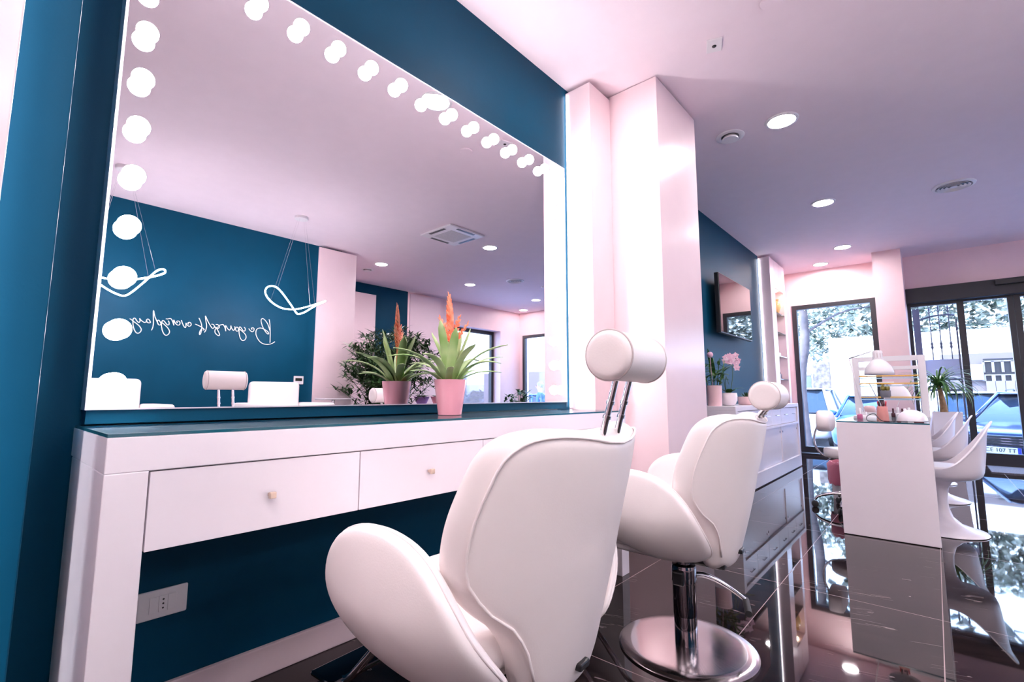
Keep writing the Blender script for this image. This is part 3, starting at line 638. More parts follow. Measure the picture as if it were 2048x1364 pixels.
for o in [o for o in COL.objects if o.name.startswith('nail_polish')]: pass
bm=B(); tube(bm,[(4.10,.30,TZ+.004),(4.12,.36,TZ+.004),(4.20,.37,TZ+.03),(4.20,.33,TZ+.05),(4.13,.30,TZ+.02),(4.08,.27,TZ+.004),(4.10,.2,TZ+.004),(4.16,.15,TZ+.004)],.0025,6,sm=5); tag(obj('power_cable',bm,'black',None,True),'thin black cable looped on the near edge of the manicure table','cable')
for k,(y,w) in enumerate(((.255,.03),(.19,.022),(.09,.05))):
    bm=B(); box(bm,-.012,.012,-w/2,w/2,0,.008,bev=.002); o=obj('nail_file',bm,'brown',None); o.location=(4.075,y,TZ); tag(o,('dark nail file by the cable at the table edge','short dark nail file in the middle of the table edge','long dark nail file before the nail lamp at the table edge')[k],'nail file','nail files at the table edge')
bm=B(); lathe(bm,[(.05,0),(.055,.01),(.05,.06),(.035,.08),(.01,.082)],24); o=obj('hand_rest',bm,'potpale',None,True); o.location=(5.60,.47,TZ) ; tag(o,'pale pink rounded rest at the far left of the manicure table','hand rest')

# ------------------------------------------------------------------ tulip chairs
def tulip(label,loc,rz):
    t=thing('tulip_chair',label,'chair',loc,rz,'white tulip chairs along the manicure table')
    bm=B(); lathe(bm,[(.225,0),(.23,.004),(.225,.012),(.17,.028),(.10,.055),(.055,.10),(.037,.16),(.034,.22),(.042,.29),(.065,.335),(.10,.352)],40); obj('pedestal',bm,'white',t,True,60)
    # shell: rings from centre outward
    bm=B(); N=40; rings=[]
    def P(a,k):
        # a: azimuth, -90deg = back ; k: 0 centre .. 1 rim
        ca,sa=math.cos(a),math.sin(a); back=max(0,-sa)**1.6; sidew=abs(ca)
        R=.225+.02*back; top=.445+.345*back**1.25
        if k<=.55:
            q=k/.55; rr=R*.90*q; z=.355+.035*q**3
        else:
            q=(k-.55)/.45; rr=R*(.90+.10*math.sin(q*PI/2))+.012*back*q; z=.39+(top-.39)*q
            rr+=.035*back*max(0,q-.70)/.30*max(0,q-.7)/.3
            z-=.02*back*max(0,q-.85)/.15
        w=1.0-.28*back*max(0,(k-.55)/.45)
        return (rr*ca*w*1.02,rr*sa+0.0,z)
    for k in (.12,.3,.45,.55,.62,.70,.78,.86,.93,.97,1.0):
        rings.append([bm.verts.new(P(2*PI*i/N,k)) for i in range(N)])
    c=bm.verts.new((0,0,.355))
    for i in range(N): bm.faces.new((c,rings[0][i],rings[0][(i+1)%N]))
    for a,b in zip(rings,rings[1:]):
        for i in range(N): bm.faces.new((a[i],b[i],b[(i+1)%N],a[(i+1)%N]))
    o=obj('shell',bm,'white',t,True); m=o.modifiers.new('s','SOLIDIFY'); m.thickness=.012; m.offset=-1; sub(o)
    bm=B(); pillow(bm,[(.19*math.cos(a*PI/12),.19*math.sin(a*PI/12)) for a in range(24)],(0,0),lambda u,v,d:(u,v,.425+d),.022,.012,.03,0,sm=1); obj('seat_cushion',bm,'leather',t,True)
    return t
T1=tulip('nearest of the white tulip chairs at the manicure table',(4.57,.02,0),0)
dup(T1,(5.88,.06,0),math.radians(-3),'white tulip chair behind the nearest one along the manicure table')
dup(T1,(7.0,.12,0),math.radians(4),'third white tulip chair along the manicure table, closest to the street door')
# ------------------------------------------------------------------ work stool
sx_,sy_=4.62,.60
t=thing('work_stool','white rolling work stool with a small backrest beside the manicure table','stool',(4.85,.575,0))
bm=B(); pillow(bm,[(.17*math.cos(a*PI/10),.17*math.sin(a*PI/10)) for a in range(20)],(0,0),lambda u,v,d:(u,v,.46+d),.035,.01,.035,0,sm=1); obj('seat',bm,'leather',t,True)
bm=B(); pillow(bm,[(-.16,.66),(-.17,.72),(-.15,.77),(-.08,.80),(0,.805),(.08,.80),(.15,.77),(.17,.72),(.16,.66),(.08,.635),(0,.63),(-.08,.635)],(0,.715),lambda u,v,d:(u,.165-.2*u*u-d,v),.06,.03,.025,.01,sm=2); obj('backrest',bm,'leather',t,True)
bm=B(); tube(bm,[(0,.05,.415),(0,.16,.42),(0,.225,.50),(0,.228,.60),(0,.19,.70)],.008,10,sm=5); obj('back_bar',bm,'chrome',t,True)
bm=B(); lathe(bm,[(.022,.10),(.022,.28),(.014,.282),(.014,.425),(.06,.426)],20); obj('gas_lift',bm,'whiteplastic',t,True,40)
bm=B()
for k in range(5):
    a=k*2*PI/5+.47; c,s=math.cos(a),math.sin(a); tube(bm,[(c*.01,s*.01,.125),(c*.12,s*.12,.125),(c*.22,s*.22,.095),(c*.255,s*.255,.062)],lambda q:.016-.006*q,10,sm=4)
lathe(bm,[(.035,.10),(.035,.145)],20); base=obj('star_base',bm,'chrome',t,True,50)
for k in range(5):
    a=k*2*PI/5+.47; c,s=math.cos(a),math.sin(a); bm=B()
    for q in (-.012,.012): 
        o_=(c*.255-s*q,s*.255+c*q,.026); lathe(bm,[(.020,-.008),(.026,-.005),(.026,.005),(.020,.008)],18,(0,0,0),'X'); 
        vs=[v for v in bm.verts if not v.tag]; bmesh.ops.rotate(bm,verts=vs,cent=(0,0,0),matrix=Matrix.Rotation(a+PI/2,3,'Z')); bmesh.ops.translate(bm,verts=vs,vec=o_)
        for v in bm.verts: v.tag=True
    obj('caster',bm,'rubber',base,True,40)
t=thing('waste_bin','small waste bin lined with a pink plastic bag behind the manicure table','bin',(5.36,.66,0))
bm=B(); lathe(bm,[(.11,0),(.13,.30),(.126,.30),(.11,.02)],28); obj('bin_body',bm,'whiteplastic',t,True,50)
random.seed(3); bm=B(); N=30; R=[]
for z,r in ((.13,.135),(.17,.142),(.23,.14),(.30,.142),(.325,.13),(.33,.115),(.29,.10)): R.append([bm.verts.new(((r+.007*random.uniform(-1,1))*math.cos(2*PI*i/N),(r+.007*random.uniform(-1,1))*math.sin(2*PI*i/N),z+.01*random.uniform(-1,1))) for i in range(N)])
for a,b in zip(R,R[1:]):
    for i in range(N): bm.faces.new((a[i],a[(i+1)%N],b[(i+1)%N],b[i]))
obj('bin_liner',bm,'bag',t,True)
# ponytail palm in tall white planter
t=thing('ponytail_palm','ponytail palm in a tall white square planter near the glass door','potted plant',(8.0,-.09,0))
bm=B(); v=[]; 
for z,r in ((0,.10),(.735,.145),(.735,.127),(.70,.125)): v.append([bm.verts.new((sx2*r,sy2*r,z)) for sx2,sy2 in ((-1,-1),(1,-1),(1,1),(-1,1))])
for a,b in zip(v,v[1:]):
    for i in range(4): bm.faces.new((a[i],a[(i+1)%4],b[(i+1)%4],b[i]))
bm.faces.new(v[0][::-1]); obj('planter',bm,'white',t)
boxo('soil','soil',t,-.122,.122,-.122,.122,.68,.71)
bm=B(); tube(bm,[(.0,.02,.70),(.01,.022,.80),(0,.03,.92),(-.01,.045,1.06)],lambda q:.042-.022*q,12,sm=4); obj('trunk',bm,'bark',t,True)
random.seed(11); bm=B()
for k in range(120):
    leaf(bm,(-.01+.012*random.uniform(-1,1),.045+.012*random.uniform(-1,1),1.03+.03*random.uniform(-1,1)),random.random()*6.28,.28+.34*random.random(),.0095,.2+1.25*random.random(),1.4+1.6*random.random(),8)
obj('fronds',bm,'palmleaf',t,True)

# ------------------------------------------------------------------ ceiling fittings
def downlight(label,x,y):
    t=thing('ceiling_downlight',label,'ceiling light',(x,y,CZ),0,'round recessed downlights')
    bm=B(); lathe(bm,[(.092,-.002),(.094,-.010),(.112,-.006),(.116,0),(.092,0)],40,cap=False); obj('trim_ring',bm,'whiteplastic',t,True,40)
    bm=B(); lathe(bm,[(.0915,-.0045),(.0915,-.002)],40); obj('diffuser',bm,'down',t)
for x,y,l_ in ((3.945,.726,'largest round downlight, nearest the pink column'),(5.995,.76,'second round downlight in the row running to the front window'),(8.02,.827,'third round downlight in the row, near the front pillar'),(8.85,1.22,'farthest round downlight, above the front window'),
  (4.207,-3.14,'round downlight in the mirror above the bamboo plant, nearest its pink panels'),(4.74,-1.227,'round downlight in the mirror beside the square air conditioner'),(6.13,-3.1,'round downlight seen in the mirror behind the square air conditioner'),(8.115,-3.08,'round downlight in the mirror near the corner of the two windows'),(8.88,-4.085,'round downlight in the mirror closest to the corner between the windows'),
  (2.04,.85,'round downlight reflected among the bulbs at the top edge of the mirror')):
    downlight(l_,x,y)
for x,y in ((-.5,-.1),(.2,-.8),(-.1,-2.0),(-1.6,.6),(-1.6,-1.2)): downlight('unseen fill downlight added in the ceiling behind the camera, out of the picture',x,y)  # unseen downlights, added as fill light for the chairs and near room
def ventvalve(label,x,y):
    t=thing('air_vent',label,'air vent',(x,y,CZ))
    bm=B(); lathe(bm,[(.068,0),(.068,-.006),(.085,-.012),(.105,-.006),(.108,0)],36,cap=False); obj('ring',bm,'whiteplastic',t,True,40)
    bm=B(); lathe(bm,[(.066,-.004),(.066,-.0)],30); obj('shadow_gap',bm,'black',t)
    bm=B(); lathe(bm,[(.05,-.004),(.062,-.022),(.058,-.03),(.01,-.032)],32); obj('valve_disc',bm,'whiteplastic',t,True,40)
ventvalve('round white vent valve beside the nearest downlight by the pink column',3.923,1.095)
ventvalve('round white vent valve seen in the mirror above the pink panels',4.244,-3.607)
def diffuser(label,x,y,r=.165):
    t=thing('ceiling_diffuser',label,'air diffuser',(x,y,CZ))
    bm=B(); lathe(bm,[(r*.82,-.002),(r*.86,-.016),(r,-.008),(r*1.02,0)],40,cap=False); obj('outer_ring',bm,'whiteplastic',t,True,40)
    bm=B(); lathe(bm,[(r*.8,-.003),(r*.8,0)],30); obj('shadow_gap',bm,'black',t)
    for q in (.66,.48,.30):
        bm=B(); lathe(bm,[(r*q,-.004),(r*(q+.09),-.020),(r*(q+.11),-.018),(r*(q+.02),-.002)],36,cap=False); obj('louvre_ring',bm,'whiteplastic',t,True,40)
    bm=B(); lathe(bm,[(r*.14,-.004),(r*.19,-.018),(.004,-.02)],24); obj('centre_disc',bm,'whiteplastic',t,True,40)
diffuser('round ringed ceiling diffuser at the right of the ceiling, before the entrance',6.36,-.297)
diffuser('round ringed ceiling diffuser seen in the mirror near the far downlights',6.48,-2.27)
t=thing('ceiling_sensor','small square white sensor with a dark eye on the ceiling near the pink column','sensor',(2.784,.839,CZ),math.radians(20))
bm=B(); box(bm,-.055,.055,-.042,.042,-.012,0,bev=.003); obj('sensor_plate',bm,'whiteplastic',t)
bm=B(); sphere(bm,(0,0,-.012),.013,14,10,(1,1,.5)); obj('sensor_eye',bm,'black',t,True)
t=thing('speaker_disc','faint round ceiling disc seen high in the mirror','ceiling disc',(2.66,.50,CZ))
bm=B(); lathe(bm,[(.01,-.012),(.05,-.012),(.056,-.006),(.056,0)],30); obj('disc',bm,'ceil',t,True,40)
t=thing('smoke_detector','small round disc on the ceiling in the mirror beside the ringed diffuser','smoke detector',(7.2,-2.15,CZ))
bm=B(); lathe(bm,[(.02,-.03),(.05,-.025),(.058,0)],30); obj('disc',bm,'whiteplastic',t,True,40)
# cassette air conditioner
t=thing('air_conditioner','square white ceiling cassette air conditioner seen in the mirror','air conditioner',(4.02,-1.215,CZ))
bm=B(); box(bm,-.30,.30,-.30,.30,-.025,0,bev=.012); obj('panel',bm,'whiteplastic',t)
bm=B(); box(bm,-.17,.17,-.17,.17,-.029,-.024,bev=.002); g=obj('grille',bm,mat('grey_grille',(.62,.59,.60),.6,noise=.1,nscale=90),t)
for a in ((-.15,.15,-.275,-.235),(-.15,.15,.235,.275),(-.275,-.235,-.15,.15),(.235,.275,-.15,.15)):
    bm=B(); box(bm,a[0],a[1],a[2],a[3],-.0275,-.024); obj('air_slot',bm,'black',t)

# ------------------------------------------------------------------ pendant loops
LOOP=[(-0.356,0.000,2.076),(-0.352,0.045,2.115),(-0.317,0.087,2.126),(-0.276,0.122,2.105),(-0.224,0.147,2.043),(-0.165,0.160,1.966),(-0.112,0.160,1.900),(-0.070,0.147,1.856),(-0.030,0.122,1.847),(0.059,0.087,1.886),(0.194,0.045,1.981),(0.344,0.000,2.069),(0.184,-0.062,1.993),(0.090,-0.114,1.955),(0.018,-0.149,1.938),(-0.081,-0.161,1.937),(-0.167,-0.149,1.959),(-0.250,-0.114,1.995),(-0.316,-0.062,2.035)]
def pendant(label,loc,rz):
    t=thing('pendant_lamp',label,'pendant lamp',loc,rz,'glowing loop pendants')
    bm=B(); lathe(bm,[(.01,-.035),(.070,-.035),(.075,-.03),(.075,0)],30); obj('ceiling_rose',bm,'whiteplastic',t,True,40)
    bm=B(); tube(bm,[(x,y,z-CZ) for x,y,z in LOOP],.0062,8,True,sm=4); obj('led_loop',bm,'loop',t,True)
    for (x,y,z),(a,b) in ((LOOP[3],(-.03,.03)),(LOOP[17],(-.03,-.03)),(LOOP[10],(.04,.02)),(LOOP[12],(.04,-.02))):
        bm=B(); tube(bm,[(a,b,-.035),(x,y,z-CZ)],.0013,5); obj('suspension_wire',bm,'chrome',t)
pendant('glowing twisted loop pendant in the mirror at the right end of the lettered wall',(2.424,-2.09,CZ),0)
pendant('glowing twisted loop pendant cut by the left edge of the mirror',(.78,-2.09,CZ),-2.85)
# ------------------------------------------------------------------ lettering
SIGN=[
 [(2.476,1.901),(2.488,1.837),(2.498,1.736),(2.503,1.605)],
 [(2.490,1.766),(2.464,1.834),(2.438,1.872),(2.413,1.896),(2.394,1.904),(2.380,1.890),(2.380,1.860),(2.394,1.816),(2.415,1.773),(2.446,1.731),(2.471,1.711),(2.480,1.724),(2.460,1.747),(2.425,1.766),(2.391,1.778),(2.363,1.777),(2.340,1.765),(2.326,1.739),(2.326,1.699),(2.340,1.660),(2.363,1.623),(2.392,1.595),(2.431,1.579),(2.469,1.577),(2.508,1.585),(2.541,1.603),(2.562,1.620)],
 [(2.240,1.757),(2.255,1.736),(2.274,1.723),(2.290,1.725),(2.300,1.741),(2.301,1.761),(2.291,1.772),(2.275,1.770),(2.269,1.760),(2.279,1.751)],
 [(2.187,1.768),(2.199,1.750),(2.196,1.725),(2.181,1.721),(2.164,1.737),(2.150,1.759),(2.136,1.768),(2.128,1.752),(2.130,1.718),(2.135,1.675),(2.148,1.633),(2.168,1.605),(2.190,1.603),(2.209,1.624),(2.214,1.654),(2.199,1.686),(2.175,1.708),(2.147,1.730),(2.126,1.747),(2.120,1.720),(2.106,1.710),(2.092,1.724),(2.091,1.748),(2.103,1.762),(2.117,1.751)],
 [(2.079,1.766),(2.080,1.742),(2.071,1.717),(2.060,1.721),(2.045,1.743),(2.035,1.771),(2.035,1.742),(2.025,1.717),(2.008,1.725),(1.994,1.743),(1.980,1.765),(1.976,1.750),(1.984,1.699),(1.975,1.731),(1.963,1.758),(1.949,1.776),(1.933,1.772),(1.912,1.762)],
 [(1.875,1.767),(1.891,1.769),(1.909,1.752),(1.910,1.734),(1.894,1.720),(1.879,1.730),(1.862,1.738),(1.882,1.721),(1.895,1.704),(1.914,1.668),(1.920,1.645),(1.908,1.637),(1.886,1.651),(1.870,1.673),(1.868,1.701),(1.881,1.726),(1.901,1.744)],
 [(1.829,1.767),(1.846,1.764),(1.860,1.742),(1.849,1.720),(1.836,1.721),(1.814,1.751),(1.786,1.799),(1.758,1.856),(1.766,1.802),(1.778,1.742),(1.773,1.691),(1.761,1.664)],
 [(1.695,1.823),(1.711,1.790),(1.725,1.750),(1.730,1.705),(1.727,1.668),(1.721,1.640),(1.714,1.630),(1.710,1.648),(1.716,1.676),(1.729,1.700),(1.740,1.711),(1.757,1.694),(1.745,1.688)],
 [(1.664,1.748),(1.691,1.737),(1.723,1.723),(1.744,1.706)],
 [(1.601,1.741),(1.589,1.749),(1.596,1.761),(1.611,1.760),(1.622,1.743),(1.617,1.725),(1.602,1.716),(1.587,1.726),(1.570,1.749),(1.572,1.715),(1.567,1.697),(1.553,1.709),(1.536,1.743),(1.524,1.777)],
 [(1.491,1.744),(1.479,1.752),(1.488,1.764),(1.507,1.759),(1.513,1.738),(1.504,1.719),(1.485,1.721),(1.465,1.743),(1.452,1.771),(1.452,1.742),(1.456,1.713),(1.446,1.741),(1.435,1.767),(1.422,1.783),(1.403,1.780),(1.393,1.775),(1.380,1.777)],
 [(1.401,1.756),(1.410,1.737),(1.410,1.715),(1.396,1.709),(1.378,1.729),(1.362,1.749),(1.349,1.752),(1.343,1.738),(1.342,1.698),(1.351,1.651),(1.366,1.614),(1.384,1.593),(1.402,1.595),(1.417,1.614),(1.420,1.641),(1.403,1.674),(1.380,1.698),(1.353,1.722),(1.333,1.732),(1.336,1.711),(1.326,1.699),(1.311,1.708),(1.302,1.733),(1.307,1.751),(1.319,1.748),(1.329,1.732)],
 [(1.315,1.704),(1.295,1.745),(1.275,1.791),(1.259,1.854),(1.262,1.785),(1.268,1.720),(1.266,1.673),(1.257,1.637)],
 [(1.240,1.722),(1.228,1.746),(1.214,1.753),(1.204,1.739),(1.209,1.722),(1.223,1.713),(1.237,1.715),(1.242,1.726)],
 [(1.208,1.735),(1.204,1.722),(1.189,1.713),(1.171,1.722),(1.153,1.737),(1.144,1.751),(1.149,1.728),(1.145,1.710),(1.135,1.709),(1.120,1.725),(1.109,1.744),(1.098,1.749),(1.089,1.738),(1.090,1.700),(1.097,1.654),(1.112,1.614),(1.130,1.592),(1.147,1.592),(1.162,1.610),(1.166,1.636),(1.148,1.668),(1.123,1.691),(1.094,1.713),(1.077,1.728),(1.061,1.738)],
]
t=thing('wall_lettering','white handwritten lettering reading Be yourself everyday on the blue wall, seen mirrored','sign',(1.78,-3.0,1.70))
bm=B()
for s in SIGN: tube(bm,[(x-1.78,.015,z-1.70) for x,z in s],.0042,6,sm=5)
obj('lettering',bm,'neon',t,True)
bm=B()
for s in SIGN:
    for q in (s[0],s[-1]): tube(bm,[(q[0]-1.78,0,q[1]-1.70),(q[0]-1.78,.015,q[1]-1.70)],.002,5)
obj('standoffs',bm,'whiteplastic',t)
t=thing('thermostat','white wall thermostat with dark display on the blue lettered wall in the mirror','thermostat',(2.90,-3.0,1.13))
bm=B(); box(bm,-.065,.065,0,.012,-.055,.055,bev=.004); obj('cover',bm,'whiteplastic',t)
bm=B(); box(bm,-.045,.045,.0115,.0135,-.01,.028); obj('display',bm,'lcd',t)
# ------------------------------------------------------------------ wash units along the lettered wall
def wash(label,loc):
    t=thing('wash_unit',label,'wash chair',loc,0,'white wash chairs by the lettered wall')
    bm=B(); box(bm,-.285,.285,-.22,-.10,.42,1.09,bev=.045,seg=4); obj('backrest',bm,'leather',t,True,40)
    for s in (-1,1):
        bm=B(); box(bm,s*.36-.075,s*.36+.075,-.20,.50,.10,.845,bev=.03,seg=3); o=obj('armrest',bm,'leather',t,True,40)
    bm=B(); box(bm,-.28,.28,-.15,.52,.30,.47,bev=.04,seg=3); obj('seat',bm,'leather',t,True,40)
    bm=B(); box(bm,-.25,.25,-.30,.45,0,.30,bev=.01); obj('base',bm,'white',t)
    return t
w=wash('white wash chair in the mirror to the right of the first headrest, near the thermostat',(2.42,-2.40,0))
dup(w,(.84,-2.40,0),None,'white wash chair at the left edge of the mirror below the lowest bulb')
t=thing('side_table','small white side table seen in the mirror before the pink panel','side table',(3.17,-2.55,0))
bm=B(); box(bm,-.19,.19,-.13,.13,.872,.892,bev=.006); obj('table_top',bm,'white',t)
bm=B(); lathe(bm,[(.14,0),(.14,.012),(.02,.02),(.018,.86),(.03,.872)],24); obj('pedestal',bm,'chrome',t,True,40)
# ------------------------------------------------------------------ plants seen in the mirror
t=thing('bamboo_plant','large bushy dark green bamboo plant seen in the mirror behind the bromeliad','potted plant',(3.86,-2.35,0))
pot_cyl(t,.20,.24,.40,'potwhite')
random.seed(21)
bmS=B(); bmL=B()
for k in range(62):
    a=random.random()*6.28; r=.15*random.random()**.5; R=.22+.56*random.random(); h=.95+.85*random.random()
    p0=Vector((r*math.cos(a),r*math.sin(a),.38)); p1=Vector((R*math.cos(a)*.55,R*math.sin(a)*.4,h*.75)); p2=Vector((R*math.cos(a)*1.0,R*math.sin(a)*.7,h))
    P=smoothpts([p0,p1,p2],6); tube(bmS,P,.004,5)
    for j in range(20):
        c=P[min(len(P)-1,int(len(P)*(.25+.75*j/14)))]
        d=Vector((random.uniform(-1,1),random.uniform(-1,1),random.uniform(-.2,.5))).normalized()*random.uniform(.04,.13)
        e=c+d; tube(bmS,[c,e],.0018,4)
        for q in range(5): leaf(bmL,e,random.random()*6.28,.10+.06*random.random(),.011,random.uniform(-.3,.9),.7,3)
obj('canes',bmS,'stem',t); obj('foliage',bmL,'bamboo',t,True)
for x,y,m,l_,sd in ((4.85,-2.85,'purplepot','orchid in a purple wrapped pot in the mirror right of the pink pots',1),(5.35,-3.05,'pot','orchid in a pink pot in the mirror beside the purple wrapped one',2)):
    t=thing('potted_orchid',l_,'potted plant',(x,y,0)); random.seed(sd)
    bm=B(); lathe(bm,[(.13,0),(.13,.02),(.02,.03),(.02,.72),(.13,.735),(.13,.75)],24); obj('stand',bm,'white',t,True,40)
    bm=B(); lathe(bm,[(.06,.75),(.12,.90),(.13,.91),(.11,.90)],20); obj('pot',bm,m,t,True,50)
    bm=B()
    for k in range(7): leaf(bm,(0,0,.87),k*2.4,.2,.03,.8,1.2,6)
    for k in range(14): leaf(bm,(.05*math.cos(k),.05*math.sin(k),1.0+.02*k),k*2.4,.12,.012,.5,1.2,5)
    obj('leaves',bm,'bamboo',t,True)
    bm=B()
    for k in range(3): tube(bm,[(0,0,.88),(.05*(k-1),.03,1.05),(.10*(k-1)+.02,.05,1.22)],.003,5,sm=4)
    obj('flower_stem',bm,'stem',t,True)
t=thing('leafy_plant','small leafy plant in the mirror beside the corner window','potted plant',(8.58,-4.0,0)); random.seed(8)
pot_cyl(t,.13,.17,.55,'potwhite'); bm=B()
for k in range(26): 
    a=random.random()*6.28; e=(.34*random.random()*math.cos(a),.34*random.random()*math.sin(a),.74+.27*random.random()); tube(bm,[(0,0,.5),e],.004,4); 
    for q in range(4): leaf(bm,e,random.random()*6.28,.15,.028,random.uniform(-.2,1.1),1.0,5)
obj('foliage',bm,'bamboo',t,True)

# ------------------------------------------------------------------ outside the front
GZ=-.47
bm=B(); box(bm,9.5,60,-60,60,GZ-.1,GZ); struct(obj('road',bm,'asphalt'))
bm=B(); box(bm,-20,9.5,-60,-5.0,GZ-.1,GZ); struct(obj('pavement',bm,'pave'))
bm=B(); box(bm,9.5,10.3,-5.5,4,GZ,-.02); struct(obj('step_ledge',bm,'pave'))
# boundary wall with gate across the street
bm=B(); box(bm,20,20.3,-20,2.7,GZ,2.95); struct(obj('garden_wall',bm,'garden'))
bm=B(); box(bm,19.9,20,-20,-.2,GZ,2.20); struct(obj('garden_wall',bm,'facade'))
bm=B(); box(bm,21.5,21.9,5.2,22,GZ,1.6); struct(obj('garden_wall',bm,'garden'))
t=thing('driveway_gate','pale gate with small square openings in the wall across the street','gate',(19.84,-2.05,GZ))
bm=B(); 
for k in range(9): box(bm,-.03,.03,-.90+k*.2,-.71+k*.2,.05,1.84)
obj('gate_leaf',bm,'gatewhite',t)
bm=B()
for k in range(10): box(bm,-.03,.03,-.92+k*.2,-.84+k*.2,1.84,2.00)
box(bm,-.03,.03,-.92,.92,2.00,2.03); obj('gate_top_rail',bm,'gatewhite',t)
bm=B(); box(bm,.035,.045,-.9,.9,1.8,2.5); obj('gate_back',bm,'black',t)
bm=B()
for k in range(10): box(bm,-.03,.03,-.92+k*.2,-.86+k*.2,2.09,2.42)
box(bm,-.03,.03,-.92,.92,2.40,2.44); obj('gate_bars',bm,'gatewhite',t)
t=thing('meter_cabinet','grey wall cabinet on the wall across the street, left of the gate','cabinet',(19.88,-.93,1.42)); bm=B(); box(bm,-.1,.01,-.2,.2,-.02,.45,bev=.01); obj('cabinet_box',bm,mat('grey_cabinet',(.34,.36,.40),.6,noise=.05),t); bm=B(); box(bm,-.105,-.1,-.18,.18,0,.43); obj('cabinet_door',bm,'panelblue',t)
t=thing('street_awning','white sloping awning canopy behind the parked cars','awning',(19.45,-.1,GZ))
bm=B(); v=[bm.verts.new(p) for p in ((0,.9,2.0),(0,-1.0,.9),(.4,-1.0,1.0),(.4,.9,2.1),(0,.9,0),(0,-1.0,0),(.4,-1.0,0),(.4,.9,0))]
for q in ((0,1,2,3),(0,4,5,1),(1,5,6,2),(2,6,7,3),(3,7,4,0),(4,7,6,5)): bm.faces.new([v[i] for i in q])
obj('canopy',bm,'garden',t)
# stone gate pier and blue-grey gate on the left
bm=B(); box(bm,20.3,20.8,5.05-2.3,5.6-2.3,GZ,2.15,bev=.03); o=obj('stone_pier',bm,'stone'); tag(o,'rough stone gate pier seen through the left front window','pier')
t=thing('panel_gate','blue-grey panelled gate left of the rough stone pier','gate',(20.5,4.22,GZ)); bm=B(); box(bm,-.05,.05,-.85,.85,.1,2.2); obj('gate_panel',bm,'gateblue',t)
bm=B(); 
for z in (.15,1.1,2.18): box(bm,-.07,.07,-.87,.87,z-.04,z+.04)
obj('gate_rail',bm,'gatewhite',t)
def hedge(label,x,y0,y1,z0,z1,n,seed,dx=1.0):
    random.seed(seed); bm=B()
    for k in range(n):
        c=(x+dx*random.random(),random.uniform(y0,y1),random.uniform(z0,z1)+.15*math.sin(7*random.random())); leaf(bm,c,random.random()*6.28,.2,.075,random.uniform(-1,1.2),.6,2)
    o=obj('hedge_foliage',bm,'hedge'); o['kind']='stuff'; return tag(o,label,'hedge')
hedge('dense leafy hedge above the white wall across the street',20.2,-8,2.2,2.8,4.7,8500,3)
hedge('leaf mass hanging over the left front window view across the street',20.9,2.0,7.5,2.4,4.6,4200,4,1.6)
def tree(label,x,y,h,lean,seed):
    t=thing('street_tree',label,'tree',(x,y,GZ)); random.seed(seed)
    bm=B(); tube(bm,[(0,0,0),(0,lean*.2,h*.35),(0,-lean*.3,h*.55),(0,-lean*.25,h*.75),(.1,0,h)],lambda q:.11-.05*q,12,sm=5)
    tube(bm,[(0,-lean*.28,h*.58),(0,-.7,h*.66),(.1,-1.3,h*.68)],lambda q:.03-.02*q,8,sm=5); obj('trunk',bm,'treebark',t,True)
    bm=B()
    for k in range(1300):
        a=random.random()*6.28; r=2.4*random.random()**.5; leaf(bm,(r*math.cos(a)*.6+.5,r*math.sin(a)-.8,h*.80+h*.42*random.random()-.1*r),random.random()*6.28,.26,.09,random.uniform(-1,1),.6,2)
    obj('crown',bm,'hedge',t); return t
tree('leaning tree trunk at the left side of the front window view',11.3,2.0,4.6,.25,5)
